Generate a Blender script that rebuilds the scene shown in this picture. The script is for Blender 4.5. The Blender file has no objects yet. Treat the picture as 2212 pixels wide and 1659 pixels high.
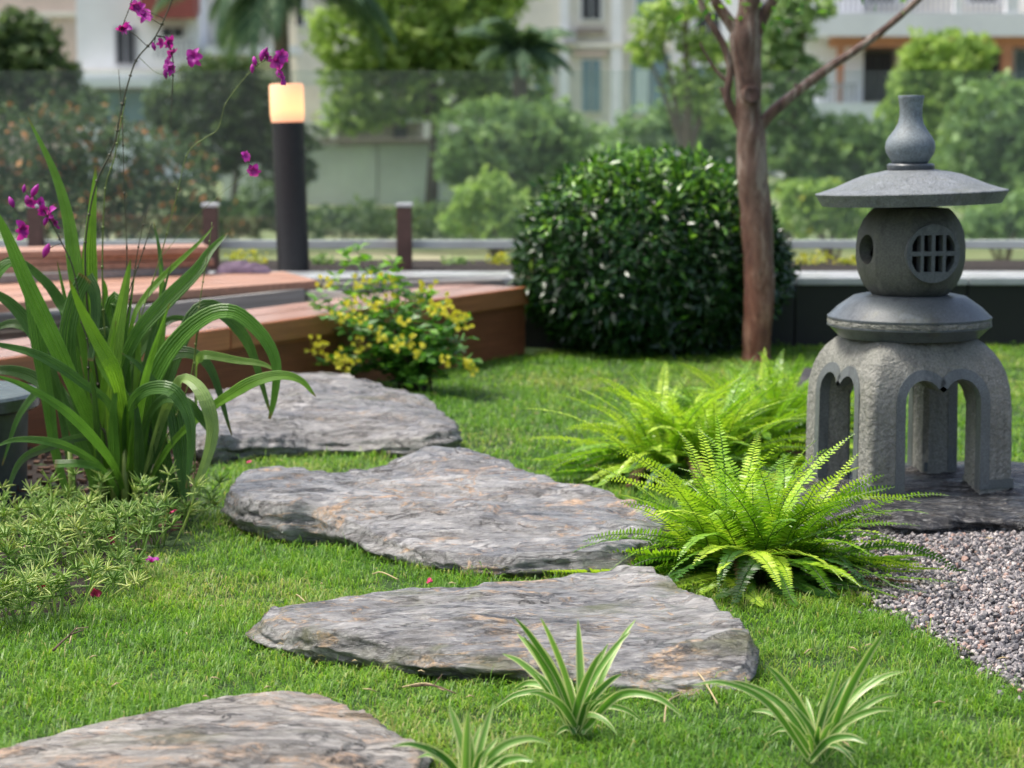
import bpy, bmesh, math, random
import numpy as np
from mathutils import Vector, Matrix, noise
random.seed(7); np.random.seed(7)
R = math.radians
sc = bpy.context.scene
COL = sc.collection

# ------------------------------------------------------------------ camera, sky, sun, exposure
F, CX, CY, HC, HOR = 4900.0, 1106.0, 829.5, 0.83, 250.0
PITCH = math.atan((CY - HOR) / F)
cam_d = bpy.data.cameras.new("camera"); cam = bpy.data.objects.new("camera", cam_d); COL.objects.link(cam)
cam.location = (0, 0, HC); cam.rotation_euler = (math.pi/2 - PITCH, 0, 0)
cam_d.sensor_width = 36; cam_d.lens = 36*F/2212; cam_d.clip_start = .05; cam_d.clip_end = 600
cam_d.dof.use_dof = True; cam_d.dof.focus_distance = 3.7
cam_d.dof.aperture_fstop = (cam_d.lens/1000)/0.0132
sc.camera = cam

SUN = Vector((-.42, .04, .90)).normalized()
w = bpy.data.worlds.new("World"); sc.world = w; w.use_nodes = True
nt = w.node_tree; nt.nodes.clear()
sky = nt.nodes.new("ShaderNodeTexSky"); sky.sky_type = 'NISHITA'; sky.sun_disc = False
sky.sun_elevation = math.asin(SUN.z); sky.sun_rotation = math.atan2(SUN.x, SUN.y)
sky.air_density = 1.0; sky.dust_density = 6.0; sky.ozone_density = 0.6
bg = nt.nodes.new("ShaderNodeBackground"); bg.inputs[1].default_value = .085
wo = nt.nodes.new("ShaderNodeOutputWorld")
nt.links.new(sky.outputs[0], bg.inputs[0]); nt.links.new(bg.outputs[0], wo.inputs[0])
sd = bpy.data.lights.new("sun", 'SUN'); sd.energy = 1.5; sd.angle = R(14); sd.color = (1, .96, .9)
so = bpy.data.objects.new("sun", sd); COL.objects.link(so)
so.rotation_euler = SUN.to_track_quat('Z', 'Y').to_euler()
sc.view_settings.view_transform = 'Standard'; sc.view_settings.look = 'None'
sc.view_settings.exposure = 1.45; sc.view_settings.gamma = 1
sc.view_settings.use_curve_mapping = False
sc.cycles.use_denoising = True
sc.cycles.max_bounces = 8; sc.cycles.transparent_max_bounces = 16

# ------------------------------------------------------------------ picture pixel -> place
_c, _s = math.cos(PITCH), math.sin(PITCH)
def ray(u, v):
    cx = (u-CX)/F; cy = -(v-CY)/F
    return Vector((cx, _c + cy*_s, -_s + cy*_c))
def at_z(u, v, z=0.0):
    d = ray(u, v); t = (z-HC)/d.z
    return Vector((d.x*t, d.y*t, z))
def at_d(u, v, Y):
    d = ray(u, v); t = Y/d.y
    return Vector((d.x*t, Y, HC + d.z*t))

# ------------------------------------------------------------------ materials
def newmat(name):
    m = bpy.data.materials.new(name); m.use_nodes = True
    n = m.node_tree.nodes; b = n["Principled BSDF"]
    return m, n, m.node_tree.links, b
def texco(n, kind='Object'):
    return n.new("ShaderNodeTexCoord").outputs[kind]
def mapping(n, l, vec, scale=(1,1,1), rot=(0,0,0), loc=(0,0,0)):
    mp = n.new("ShaderNodeMapping"); mp.inputs['Scale'].default_value = scale
    mp.inputs['Rotation'].default_value = rot; mp.inputs['Location'].default_value = loc
    l.new(vec, mp.inputs[0]); return mp.outputs[0]
def nz(n, l, vec, scale, detail=4, rough=.6, dist=0):
    t = n.new("ShaderNodeTexNoise"); t.inputs['Scale'].default_value = scale
    t.inputs['Detail'].default_value = detail; t.inputs['Roughness'].default_value = rough
    t.inputs['Distortion'].default_value = dist
    l.new(vec, t.inputs['Vector']); return t.outputs['Fac']
def ramp(n, l, fac, stops, interp='LINEAR'):
    r = n.new("ShaderNodeValToRGB"); r.color_ramp.interpolation = interp
    e = r.color_ramp.elements
    while len(e) < len(stops): e.new(.5)
    for i, (p, c) in enumerate(stops):
        e[i].position = p; e[i].color = (*c, 1) if len(c) == 3 else c
    l.new(fac, r.inputs[0]); return r.outputs[0]
def mix(n, l, fac, a, b, mode='MIX'):
    m = n.new("ShaderNodeMix"); m.data_type = 'RGBA'; m.blend_type = mode
    if isinstance(fac, (int, float)): m.inputs[0].default_value = fac
    else: l.new(fac, m.inputs[0])
    for i, x in ((6, a), (7, b)):
        if isinstance(x, (tuple, list)): m.inputs[i].default_value = (*x, 1)
        else: l.new(x, m.inputs[i])
    return m.outputs[2]
def bump(n, l, b, h, strength=.5, dist=.01, prev=None):
    bp = n.new("ShaderNodeBump"); bp.inputs['Strength'].default_value = strength
    bp.inputs['Distance'].default_value = dist
    l.new(h, bp.inputs['Height'])
    if prev: l.new(prev, bp.inputs['Normal'])
    l.new(bp.outputs[0], b.inputs['Normal']); return bp.outputs[0]
def mrange(n, l, v, a, b, c, d):
    m = n.new("ShaderNodeMapRange")
    for i, x in enumerate((a, b, c, d)): m.inputs[i+1].default_value = x
    l.new(v, m.inputs[0]); return m.outputs[0]

def plain(name, col, rough=.6, var=.15, nscale=30, bmp=0, metal=0, spec=.5, coat=0, bscale=None, bdist=.002):
    m, n, l, b = newmat(name); tc = texco(n)
    f = nz(n, l, tc, nscale, 5)
    a = tuple(c*(1-var) for c in col); c2 = tuple(min(1, c*(1+var)) for c in col)
    l.new(ramp(n, l, f, [(.3, a), (.7, c2)]), b.inputs['Base Color'])
    l.new(mrange(n, l, nz(n, l, tc, nscale*.4, 3), .3, .7, max(.02, rough-.1), min(1, rough+.1)), b.inputs['Roughness'])
    b.inputs['Metallic'].default_value = metal; b.inputs['Specular IOR Level'].default_value = spec
    b.inputs['Coat Weight'].default_value = coat; b.inputs['Coat Roughness'].default_value = .15
    if bmp: bump(n, l, b, nz(n, l, tc, bscale or nscale*6, 6, .7), bmp, bdist)
    return m

def leafmat(name, stops, tstops=None, astops=None, rough=.4, trans=.35, tcol=1.6, spec=.5, streak=0, mottled=0):
    """leaf colour from the per-leaf value (r), along the leaf (g), across it (b)"""
    m, n, l, b = newmat(name)
    at = n.new("ShaderNodeAttribute"); at.attribute_name = 'cd'
    sp = n.new("ShaderNodeSeparateColor"); l.new(at.outputs['Color'], sp.inputs[0])
    c = ramp(n, l, sp.outputs[0], stops)
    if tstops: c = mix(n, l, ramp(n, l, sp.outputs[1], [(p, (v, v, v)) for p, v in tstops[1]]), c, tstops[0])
    if streak:
        wv = n.new("ShaderNodeMath"); wv.operation = 'MULTIPLY'; wv.inputs[1].default_value = streak; l.new(sp.outputs[2], wv.inputs[0])
        sn = n.new("ShaderNodeMath"); sn.operation = 'SINE'; l.new(wv.outputs[0], sn.inputs[0])
        c = mix(n, l, mrange(n, l, sn.outputs[0], -1, 1, 0, .3), c, (.28, .42, .14), 'MIX')
    if mottled:
        c = mix(n, l, mrange(n, l, nz(n, l, texco(n), mottled, 4), .35, .7, 0, .6), c, mix(n, l, 1.0, c, (.45, .55, .4), 'MULTIPLY'))
    if astops: 
        f = ramp(n, l, sp.outputs[2], [(p, (v, v, v)) for p, v in astops[1]])
        c = mix(n, l, f, c, astops[0])
    l.new(c, b.inputs['Base Color'])
    b.inputs['Roughness'].default_value = rough; b.inputs['Specular IOR Level'].default_value = spec
    out = n["Material Output"]
    tr = n.new("ShaderNodeBsdfTranslucent"); l.new(mix(n, l, 1.0, c, (tcol, tcol*1.05, tcol*.6), 'MULTIPLY'), tr.inputs[0])
    ms = n.new("ShaderNodeMixShader"); ms.inputs[0].default_value = trans
    l.new(b.outputs[0], ms.inputs[1]); l.new(tr.outputs[0], ms.inputs[2]); l.new(ms.outputs[0], out.inputs[0])
    return m

M = {}
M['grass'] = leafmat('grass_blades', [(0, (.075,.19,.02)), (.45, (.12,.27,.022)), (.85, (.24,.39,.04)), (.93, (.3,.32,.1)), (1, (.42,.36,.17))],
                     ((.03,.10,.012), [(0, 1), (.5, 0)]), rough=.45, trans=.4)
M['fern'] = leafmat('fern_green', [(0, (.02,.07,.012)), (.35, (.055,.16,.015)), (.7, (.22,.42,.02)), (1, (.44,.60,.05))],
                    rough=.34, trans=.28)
M['dry_frond'] = leafmat('withered_frond', [(0, (.10,.06,.025)), (1, (.28,.17,.07))], rough=.7, trans=.15)
M['rachis'] = plain('fern_rachis', (.10,.12,.03), .5)
M['orchid'] = leafmat('orchid_leaf', tstops=((.16,.09,.03), [(0, 0), (.955, 0), (.99, 1)]), stops=[(0, (.012,.05,.015)), (.4, (.035,.12,.02)), (.6, (.08,.22,.02)), (.85, (.17,.34,.02)), (1, (.27,.38,.13))],
                      rough=.4, trans=.32, streak=60, spec=.4, mottled=22)
M['spider'] = leafmat('variegated_leaf', [(0, (.07,.20,.025)), (.6, (.13,.30,.04)), (1, (.2,.38,.08))],
                      astops=((.66,.68,.36), [(0, 1), (.10, .9), (.19, 0), (.81, 0), (.9, .9), (1, 1)]), rough=.38, trans=.3)
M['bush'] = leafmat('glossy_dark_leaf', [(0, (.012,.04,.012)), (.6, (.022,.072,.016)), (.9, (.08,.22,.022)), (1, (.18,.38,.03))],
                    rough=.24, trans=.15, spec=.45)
M['shrub'] = leafmat('shrub_leaf', [(0, (.04,.13,.03)), (.6, (.09,.24,.03)), (1, (.26,.5,.04))], rough=.4, trans=.35)
M['purslane'] = leafmat('needle_leaf', [(0, (.13,.25,.05)), (.5, (.27,.42,.10)), (1, (.5,.56,.2))], rough=.4, trans=.3)
M['petal'] = leafmat('magenta_petal', [(0, (.28,.01,.25)), (.6, (.5,.025,.42)), (1, (.66,.10,.56))], rough=.5, trans=.35, tcol=1.3)
M['yellow'] = leafmat('yellow_petal', [(0, (.72,.62,.03)), (1, (.9,.86,.12))], rough=.5, trans=.3, tcol=1.2)
M['white_petal'] = plain('white_petal', (.75,.75,.72), .5)
M['wilt'] = plain('wilted_petal', (.50,.03,.12), .6, .4, 200)
M['stem_dark'] = plain('dark_stem', (.06,.06,.03), .5, .3)
M['stem_green'] = plain('green_stem', (.14,.2,.04), .45, .3)
M['far_light'] = leafmat('far_leaf_light', [(0, (.13,.22,.07)), (.5, (.25,.37,.11)), (1, (.43,.55,.18))], rough=.6, spec=.2, trans=.35)  # far leaf greens muted and paled; haze put into these colours
M['far_mid'] = leafmat('far_leaf_mid', [(0, (.10,.17,.08)), (.5, (.18,.29,.12)), (1, (.32,.44,.19))], rough=.6, spec=.2, trans=.3)
M['far_dark'] = leafmat('far_leaf_dark', [(0, (.04,.07,.035)), (.5, (.08,.13,.06)), (1, (.16,.23,.10))], rough=.6, spec=.2, trans=.25)
M['far_palm'] = leafmat('far_palm_leaf', [(0, (.05,.10,.06)), (.5, (.11,.19,.11)), (1, (.22,.32,.18))], rough=.7, spec=.2, trans=.25)
M['far_yellow'] = leafmat('far_leaf_yellow', [(0, (.2,.28,.03)), (.5, (.42,.44,.05)), (1, (.6,.52,.06))], rough=.6, trans=.3)
M['orange_bloom'] = leafmat('orange_blossom', [(0, (.34,.10,.03)), (1, (.55,.24,.07))], rough=.6, trans=.2, tcol=1.1)
M['bloom_white'] = leafmat('white_blossom', [(0, (.7,.7,.66)), (1, (.8,.8,.76))], rough=.6, trans=.2, tcol=1.0)
M['straw'] = plain('dry_straw', (.42,.33,.18), .7)
M['twig'] = plain('dry_twig', (.10,.06,.04), .8)

def stone_material(name, base, dark, vein, veinpos=(.56,.62), wet=.3, green=0.0, streaky=9.0, rot=0.0, seed=0.0):
    m, n, l, b = newmat(name); tc = texco(n)
    st = mapping(n, l, tc, (3.0, streaky*1.6, 16), (0, 0, rot), (seed, seed*.7, 0))
    f1 = nz(n, l, st, 2.2, 9, .68, .7)
    f2 = nz(n, l, mapping(n, l, tc, (9, streaky*5, 60), (0, 0, rot), (seed, 0, 0)), 3.0, 8, .72, .3)
    c = ramp(n, l, f1, [(.34, dark), (.45, tuple(x*.75 for x in base)), (.54, tuple(x*1.15 for x in base)), (.68, tuple(x*1.9 for x in base))])
    c = mix(n, l, mrange(n, l, f2, .38, .52, .6, 0), c, dark)
    big = nz(n, l, mapping(n, l, tc, (1.5, 2.6, 2), (0, 0, rot), (seed*5, 0, 0)), 1.6, 3, .5)
    c = mix(n, l, mrange(n, l, big, .42, .6, .65, 0), c, mix(n, l, 1.0, c, (.42, .44, .48), 'MULTIPLY'))
    fl_ = nz(n, l, mapping(n, l, tc, (16, 95, 60), (0, 0, rot), (seed, 7, 0)), 2.4, 6, .75, .4)
    c = mix(n, l, mrange(n, l, fl_, .52, .64, 0, .6), c, (.68, .67, .64))
    vf = nz(n, l, mapping(n, l, tc, (1.6, 4.2, 9), (0, 0, rot), (seed*3, 1.3, 0)), 2.6, 7, .6, 1.0)
    vb = ramp(n, l, vf, [(veinpos[0]+.018, (0,0,0)), (veinpos[1]+.022, (1,1,1))])
    vw = nz(n, l, mapping(n, l, tc, (2.0, 4.6, 7), (0, 0, rot+.25), (seed*1.7, 2.3, 0)), 2.1, 6, .55, 1.4)
    zone = nz(n, l, mapping(n, l, tc, (1.8, 3.4, 2), (0, 0, rot), (seed*4, 9, 0)), 1.7, 2, .5)
    vl_ = ramp(n, l, vw, [(.476, (0,0,0)), (.492, (1,1,1)), (.500, (1,1,1)), (.516, (0,0,0))])
    vl = mix(n, l, mrange(n, l, zone, .46, .54, 0, 1), (0,0,0), vl_)
    vx = n.new("ShaderNodeMath"); vx.operation = 'MAXIMUM'; l.new(vb, vx.inputs[0]); l.new(vl, vx.inputs[1])
    vm = vx.outputs[0]
    ckn = nz(n, l, mapping(n, l, tc, (2.4, 8, 9), (0, 0, rot-.1), (seed*2.9, 5.1, 0)), 2.0, 7, .56, .8)
    ck = mix(n, l, mrange(n, l, zone, .56, .46, 0, 1), (0,0,0), ramp(n, l, ckn, [(.484, (0,0,0)), (.498, (1,1,1)), (.502, (1,1,1)), (.516, (0,0,0))]))
    vc = ramp(n, l, nz(n, l, tc, 55, 6, .7), [(.3, tuple(x*.55 for x in vein)), (.5, vein), (.7, (.62,.52,.42))])
    brk = mrange(n, l, nz(n, l, tc, 38, 6, .75), .42, .56, 0, 1)
    mm = n.new("ShaderNodeMath"); mm.operation = 'MULTIPLY'; l.new(vm, mm.inputs[0]); l.new(brk, mm.inputs[1])
    c = mix(n, l, mm.outputs[0], c, vc)
    c = mix(n, l, ck, c, mix(n, l, .82, c, (.02,.018,.016)))
    if green:
        gf = nz(n, l, mapping(n, l, tc, (1, 2.2, 1), loc=(seed*2, 4, 0)), 4.5, 5)
        c = mix(n, l, mrange(n, l, gf, .56, .68, 0, green), c, (.12, .13, .035))
    l.new(c, b.inputs['Base Color'])
    l.new(mrange(n, l, nz(n, l, st, 5, 5), .35, .65, wet, wet+.25), b.inputs['Roughness'])
    b.inputs['Specular IOR Level'].default_value = .6
    b.inputs['Coat Weight'].default_value = .7 if name not in ('slate_warm', 'black_wet_rock') else .3; b.inputs['Coat Roughness'].default_value = .16; b.inputs['Coat IOR'].default_value = 1.45
    cb = n.new('ShaderNodeBump'); cb.inputs['Strength'].default_value = .55; cb.inputs['Distance'].default_value = .008; l.new(f2, cb.inputs['Height']); l.new(cb.outputs[0], b.inputs['Coat Normal'])
    p = bump(n, l, b, f2, .9, .012)
    p = bump(n, l, b, vm, .8, .008, p); ci = n.new('ShaderNodeInvert'); l.new(ck, ci.inputs[1]); p = bump(n, l, b, ci.outputs[0], 1, .012, p); p = bump(n, l, b, fl_, .8, .006, p)
    bump(n, l, b, nz(n, l, mapping(n, l, tc, (50, 130, 200), (0,0,rot)), 2.2, 5, .7), .5, .002, p)
    return m
M['stone_a'] = stone_material('slate_grey_far', (.37,.355,.335), (.07,.06,.05), (.46,.34,.23), (.62,.66), .20, .4, seed=1.3, rot=.12)
M['stone_b'] = stone_material('slate_grey_mid', (.365,.36,.35), (.05,.048,.045), (.62,.40,.23), (.56,.60), .17, 0, seed=2.9, rot=-.1)
M['stone_c'] = stone_material('slate_grey_near', (.40,.39,.37), (.06,.056,.05), (.64,.43,.24), (.55,.59), .20, .85, seed=4.4, rot=.1)
M['stone_d'] = stone_material('slate_warm', (.44,.41,.36), (.12,.105,.085), (.60,.42,.28), (.52,.58), .4, .45, seed=7.7, rot=.25)
M['slab'] = stone_material('black_wet_rock', (.022,.024,.028), (.008,.008,.010), (.14,.12,.10), (.64,.7), .14, .1, seed=5.5)

def granite(name, col, rough, bmp, bscale, dist=.0025):
    m, n, l, b = newmat(name); tc = texco(n)
    f = nz(n, l, tc, 260, 4, .7); g = nz(n, l, tc, 9, 5)
    c = ramp(n, l, f, [(.3, tuple(x*.6 for x in col)), (.5, col), (.72, tuple(x*1.5 for x in col))])
    c = mix(n, l, mrange(n, l, g, .4, .7, 0, .5), c, tuple(x*y for x, y in zip(col, (.62,.66,.58))))
    stk = nz(n, l, mapping(n, l, tc, (26, 26, 3.5)), 1.6, 6, .6)
    c = mix(n, l, mrange(n, l, stk, .52, .68, 0, .6), c, tuple(x*.42 for x in col))
    ms_ = nz(n, l, mapping(n, l, tc, (7, 7, 7), loc=(3,1,0)), 1.5, 6, .65)
    c = mix(n, l, mrange(n, l, ms_, .58, .70, 0, .45), c, (.13,.135,.075))
    c = mix(n, l, mrange(n, l, nz(n, l, mapping(n, l, tc, (12, 12, 12), loc=(8,2,5)), 2.0, 5, .6), .60, .68, 0, .35), c, tuple(min(.6, x*1.9) for x in col))
    l.new(c, b.inputs['Base Color'])
    l.new(mrange(n, l, g, .3, .7, rough-.1, rough+.1), b.inputs['Roughness'])
    if bmp:
        p = bump(n, l, b, nz(n, l, tc, bscale, 5, .65), bmp, dist)
        bump(n, l, b, f, bmp*.4, .0006, p)
    return m
M['granite_rough'] = granite('pecked_granite', (.26,.262,.235), .7, 1.0, 75, .012)
M['granite_smooth'] = granite('honed_granite', (.125,.14,.145), .42, .25, 300, .0008)
M['granite_dark'] = granite('wet_dark_granite', (.085,.10,.11), .36, .35, 160, .0008)
M['granite_roof'] = granite('grainy_granite', (.175,.195,.21), .5, 1.0, 110, .006)
M['granite_final'] = granite('finial_granite', (.18,.215,.24), .5, .3, 200, .001)
M['lamp_body'] = granite('lamp_granite', (.10,.105,.092), .7, .6, 230, .0015)

def wood(name, col, rough=.4, grain=(2, 60, 60), var=.3, bmp=.3, wet=0):
    m, n, l, b = newmat(name); tc = texco(n)
    oi = n.new("ShaderNodeObjectInfo")
    f = nz(n, l, mapping(n, l, tc, grain), 1.5, 6, .65, .3)
    c = ramp(n, l, f, [(.3, tuple(x*(1-var) for x in col)), (.7, tuple(x*(1+var) for x in col))])
    c = mix(n, l, mrange(n, l, oi.outputs['Random'], 0, 1, 0, .25), c, tuple(x*.6 for x in col))
    l.new(c, b.inputs['Base Color'])
    l.new(mrange(n, l, nz(n, l, tc, 6, 4), .35, .65, rough-.12, rough+.12), b.inputs['Roughness'])
    if wet: b.inputs['Coat Weight'].default_value = wet; b.inputs['Coat Roughness'].default_value = .2
    bump(n, l, b, f, bmp, .003)
    return m
M['deck'] = wood('brown_composite_board', (.42,.165,.07), .42, wet=.2)
M['deck_top'] = wood('sheen_pinkish_board', (.42,.25,.19), .34, wet=.4, var=.4)  # weathered pinkish boards; pale sheen of reflected sky put into the colour
M['deck_groove'] = wood('grooved_composite_board', (.36,.13,.055), .5)
M['board_pale'] = wood('pale_brown_board', (.42,.235,.16), .5)
M['grey_wood'] = wood('weathered_grey_timber', (.30,.29,.27), .6)
M['soil'] = plain('dark_soil', (.022,.015,.010), .95, .5, 60, 1, bscale=120, bdist=.01)
M['bark_chip'] = plain('bark_chip', (.11,.06,.035), .9, .5, 90, .5)
M['black_wall'] = plain('black_stone_cladding', (.008,.0085,.010), .5, .3, 4, .1)
M['coping'] = plain('wet_pale_coping', (.42,.44,.45), .22, .15, 8, .1)
M['black_metal'] = plain('black_powder_coat', (.014,.014,.016), .5, .2, 80, .1)
M['post_brown'] = plain('brown_metal_post', (.13,.07,.055), .5, .2, 20)
M['steel'] = plain('bright_steel_cap', (.72,.72,.72), .3, .05, 20, metal=.3)
M['white_rail'] = plain('pale_rail', (.62,.65,.61), .5, .15, 6)
M['cloth'] = plain('purple_grey_cloth', (.11,.075,.115), .9, .3, 40, .6, bscale=400, bdist=.002)
M['green_stone'] = plain('polished_green_stone', (.055,.075,.075), .22, .5, 30, .1, spec=.6)
M['green_stone_dark'] = plain('dull_green_stone', (.045,.058,.06), .45, .4, 25, .2)
M['black_rock'] = plain('small_black_rock', (.02,.02,.02), .6, .4, 30, .5)
M['shade_black'] = plain('painted_inner_shade', (.008,.008,.009), .9)  # near-black painted in place of the shade inside the lamp chamber
M['core_twig'] = plain('twig_bark', (.05,.035,.025), .9)

def bark():
    m, n, l, b = newmat('smooth_mottled_bark'); tc = texco(n)
    f = nz(n, l, mapping(n, l, tc, (5, 5, 1.6)), 3.2, 6, .6, .6)
    c = ramp(n, l, f, [(.36, (.08,.042,.03)), (.47, (.165,.09,.062)), (.54, (.23,.145,.105)), (.60, (.38,.30,.24))])
    c = mix(n, l, mrange(n, l, nz(n, l, mapping(n, l, tc, (30,30,8)), 2, 6), .55, .75, 0, .6), c, (.08,.05,.045))
    # reddish toward lower trunk (peeled bark)
    sp = n.new("ShaderNodeSeparateXYZ"); l.new(tc, sp.inputs[0])
    c = mix(n, l, mrange(n, l, sp.outputs[2], .15, .6, .75, 0), c, mix(n, l, 1.0, c, (1.1,.6,.42), 'MULTIPLY'))
    l.new(c, b.inputs['Base Color']); b.inputs['Roughness'].default_value = .25
    fk = nz(n, l, mapping(n, l, tc, (60,60,14)), 2, 7, .75); c = mix(n, l, mrange(n, l, fk, .54, .62, 0, .6), c, (.05,.03,.025)); l.new(c, b.inputs['Base Color'])
    bump(n, l, b, fk, 1.0, .010)
    return m
M['bark'] = bark()
M['bark_far'] = plain('far_bark', (.16,.13,.10), .9)

def ground_mat():
    m, n, l, b = newmat('thatch_under_grass'); tc = texco(n)
    c = ramp(n, l, nz(n, l, tc, 70, 6, .7), [(.35, (.02,.045,.01)), (.6, (.045,.10,.018)), (.75, (.10,.09,.04))])
    l.new(c, b.inputs['Base Color']); b.inputs['Roughness'].default_value = .95
    bump(n, l, b, nz(n, l, tc, 200, 5), 1, .01)
    return m
M['thatch'] = ground_mat()
M['grit'] = plain('gravel_bed', (.09,.08,.08), .9, .5, 150, 1, bscale=300, bdist=.004)
def gravel_mat():
    m, n, l, b = newmat('crushed_gravel')
    at = n.new("ShaderNodeAttribute"); at.attribute_name = 'cd'
    sp = n.new("ShaderNodeSeparateColor"); l.new(at.outputs['Color'], sp.inputs[0])
    c = ramp(n, l, sp.outputs[0], [(0, (.065,.065,.068)), (.3, (.155,.15,.155)), (.6, (.29,.27,.268)), (.85, (.42,.38,.36)), (.93, (.34,.2,.15)), (1, (.62,.6,.57))])
    c = mix(n, l, mrange(n, l, nz(n, l, texco(n), 400, 3), .4, .6, 0, .5), c, mix(n, l, 1.0, c, (.6,.58,.6), 'MULTIPLY'))
    l.new(c, b.inputs['Base Color']); b.inputs['Roughness'].default_value = .5
    return m
M['gravel'] = gravel_mat()
def far_ground():
    m, n, l, b = newmat('far_olive_ground'); tc = texco(n)
    c = ramp(n, l, nz(n, l, tc, .5, 6, .6), [(.35, (.07,.11,.035)), (.55, (.15,.18,.07)), (.7, (.30,.28,.18))])
    l.new(c, b.inputs['Base Color']); b.inputs['Roughness'].default_value = .8
    return m
M['far_ground'] = far_ground()
M['wall_white'] = plain('white_render', (.78,.80,.83), .8, .05, 1.5)
M['wall_cream'] = plain('cream_render', (.70,.68,.61), .8, .1, 1.2)
M['wall_beige'] = plain('beige_render', (.58,.48,.42), .8, .1, 1.2)
M['wall_grey'] = plain('streaky_grey_concrete', (.62,.68,.66), .8, .15, .8)
M['wall_brown'] = plain('dull_brown_concrete', (.25,.22,.19), .8, .2, 1)
M['roof_red'] = plain('red_roof', (.28,.07,.06), .7, .2, 2)
M['orange_paint'] = plain('orange_brown_trim', (.52,.22,.12), .6, .1, 2)
M['win_dark'] = plain('dark_window', (.05,.055,.065), .15, .2, 1, spec=.6)
M['win_blue'] = plain('blue_grey_window', (.18,.27,.31), .15, .15, 1, spec=.6)
M['rail_grey'] = plain('grey_baluster', (.42,.42,.47), .6)
M['curtain'] = plain('pale_curtain', (.5,.6,.6), .8)

def glassmat():
    m, n, l, b = newmat('misted_glass')
    n.remove(b); out = n["Material Output"]
    tr = n.new("ShaderNodeBsdfTransparent"); tr.inputs[0].default_value = (.95,.985,.968,1)
    df = n.new("ShaderNodeBsdfDiffuse"); df.inputs[0].default_value = (.62,.70,.68,1)
    gl = n.new("ShaderNodeBsdfGlossy"); gl.inputs[0].default_value = (.9,.95,.95,1); gl.inputs['Roughness'].default_value = .04
    m1 = n.new("ShaderNodeMixShader"); m2 = n.new("ShaderNodeMixShader")
    f = mrange(n, l, nz(n, l, texco(n), 3, 5), .3, .7, .02, .055)
    l.new(f, m1.inputs[0]); l.new(tr.outputs[0], m1.inputs[1]); l.new(df.outputs[0], m1.inputs[2])
    m2.inputs[0].default_value = .035
    l.new(m1.outputs[0], m2.inputs[1]); l.new(gl.outputs[0], m2.inputs[2]); l.new(m2.outputs[0], out.inputs[0])
    return m
M['glass'] = glassmat()
def lampmat():
    m, n, l, b = newmat('lit_lamp_diffuser'); tc = texco(n)
    b.inputs['Base Color'].default_value = (.5,.33,.22,1)
    sp = n.new("ShaderNodeSeparateXYZ"); l.new(tc, sp.inputs[0])
    b.inputs['Roughness'].default_value = .4
    em = ramp(n, l, mrange(n, l, sp.outputs[2], -.07, .07, 0, 1), [(0, (.75,.28,.16)), (.35, (1,.55,.22)), (.65, (1,.48,.2)), (1, (.8,.34,.17))])
    l.new(em, b.inputs['Emission Color']); b.inputs['Emission Strength'].default_value = .55
    return m
M['lamp'] = lampmat()

# ------------------------------------------------------------------ builders
def link(o, parent=None):
    COL.objects.link(o)
    if parent:
        o.parent = parent
        p = parent; off = Vector()
        while p: off += p.location; p = p.parent
        o.location = o.location - off
    return o
def tag(o, label=None, cat=None, group=None, kind=None):
    if label: o['label'] = label
    if cat: o['category'] = cat
    if group: o['group'] = group
    if kind: o['kind'] = kind
    return o
def empty(name, loc, label, cat, group=None):
    o = bpy.data.objects.new(name, None); COL.objects.link(o); o.location = loc; o.empty_display_size = .05
    return tag(o, label, cat, group)
def mesh_np(name, V, faces, mat, parent=None, cd=None, smooth=True, mats=None, loops=None):
    """faces: list of (k x n) int arrays (tri/quad arrays)"""
    me = bpy.data.meshes.new(name)
    fs = [np.asarray(f, dtype=np.int32) for f in faces if len(f)]
    nl = sum(f.size for f in fs); nf = sum(len(f) for f in fs)
    me.vertices.add(len(V)); me.vertices.foreach_set('co', np.asarray(V, dtype=np.float32).ravel())
    me.loops.add(nl); me.loops.foreach_set('vertex_index', np.concatenate([f.ravel() for f in fs]))
    me.polygons.add(nf)
    tot = np.concatenate([np.full(len(f), f.shape[1], dtype=np.int32) for f in fs])
    st = np.concatenate([[0], np.cumsum(tot)[:-1]]).astype(np.int32)
    me.polygons.foreach_set('loop_start', st); me.polygons.foreach_set('loop_total', tot)
    me.polygons.foreach_set('use_smooth', np.full(nf, smooth))
    me.update(calc_edges=True)
    if cd is not None:
        a = me.attributes.new('cd', 'FLOAT_COLOR', 'POINT')
        c = np.ones((len(V), 4), dtype=np.float32); c[:, :3] = cd
        a.data.foreach_set('color', c.ravel())
    me.materials.append(mat)
    o = bpy.data.objects.new(name, me)
    return link(o, parent)
class MB:
    def __init__(s): s.v = []; s.f = []; s.c = []
    def add(s, vs, fs, cs=None):
        b = len(s.v); s.v += [tuple(x) for x in vs]; s.f += [tuple(b+i for i in f) for f in fs]
        s.c += cs if cs else [(.5, .5, .5)]*len(vs)
    def build(s, name, mat, parent=None, smooth=True, origin=None):
        me = bpy.data.meshes.new(name)
        V = [Vector(x) for x in s.v]
        if origin is not None: V = [x - Vector(origin) for x in V]
        me.from_pydata(V, [], s.f)
        a = me.attributes.new('cd', 'FLOAT_COLOR', 'POINT')
        c = np.ones((len(V), 4), dtype=np.float32)
        if len(V): c[:, :3] = s.c
        a.data.foreach_set('color', c.ravel())
        me.polygons.foreach_set('use_smooth', [smooth]*len(s.f)); me.update()
        me.materials.append(mat)
        o = bpy.data.objects.new(name, me)
        if origin is not None: o.location = Vector(origin)
        return link(o, parent)
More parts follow.
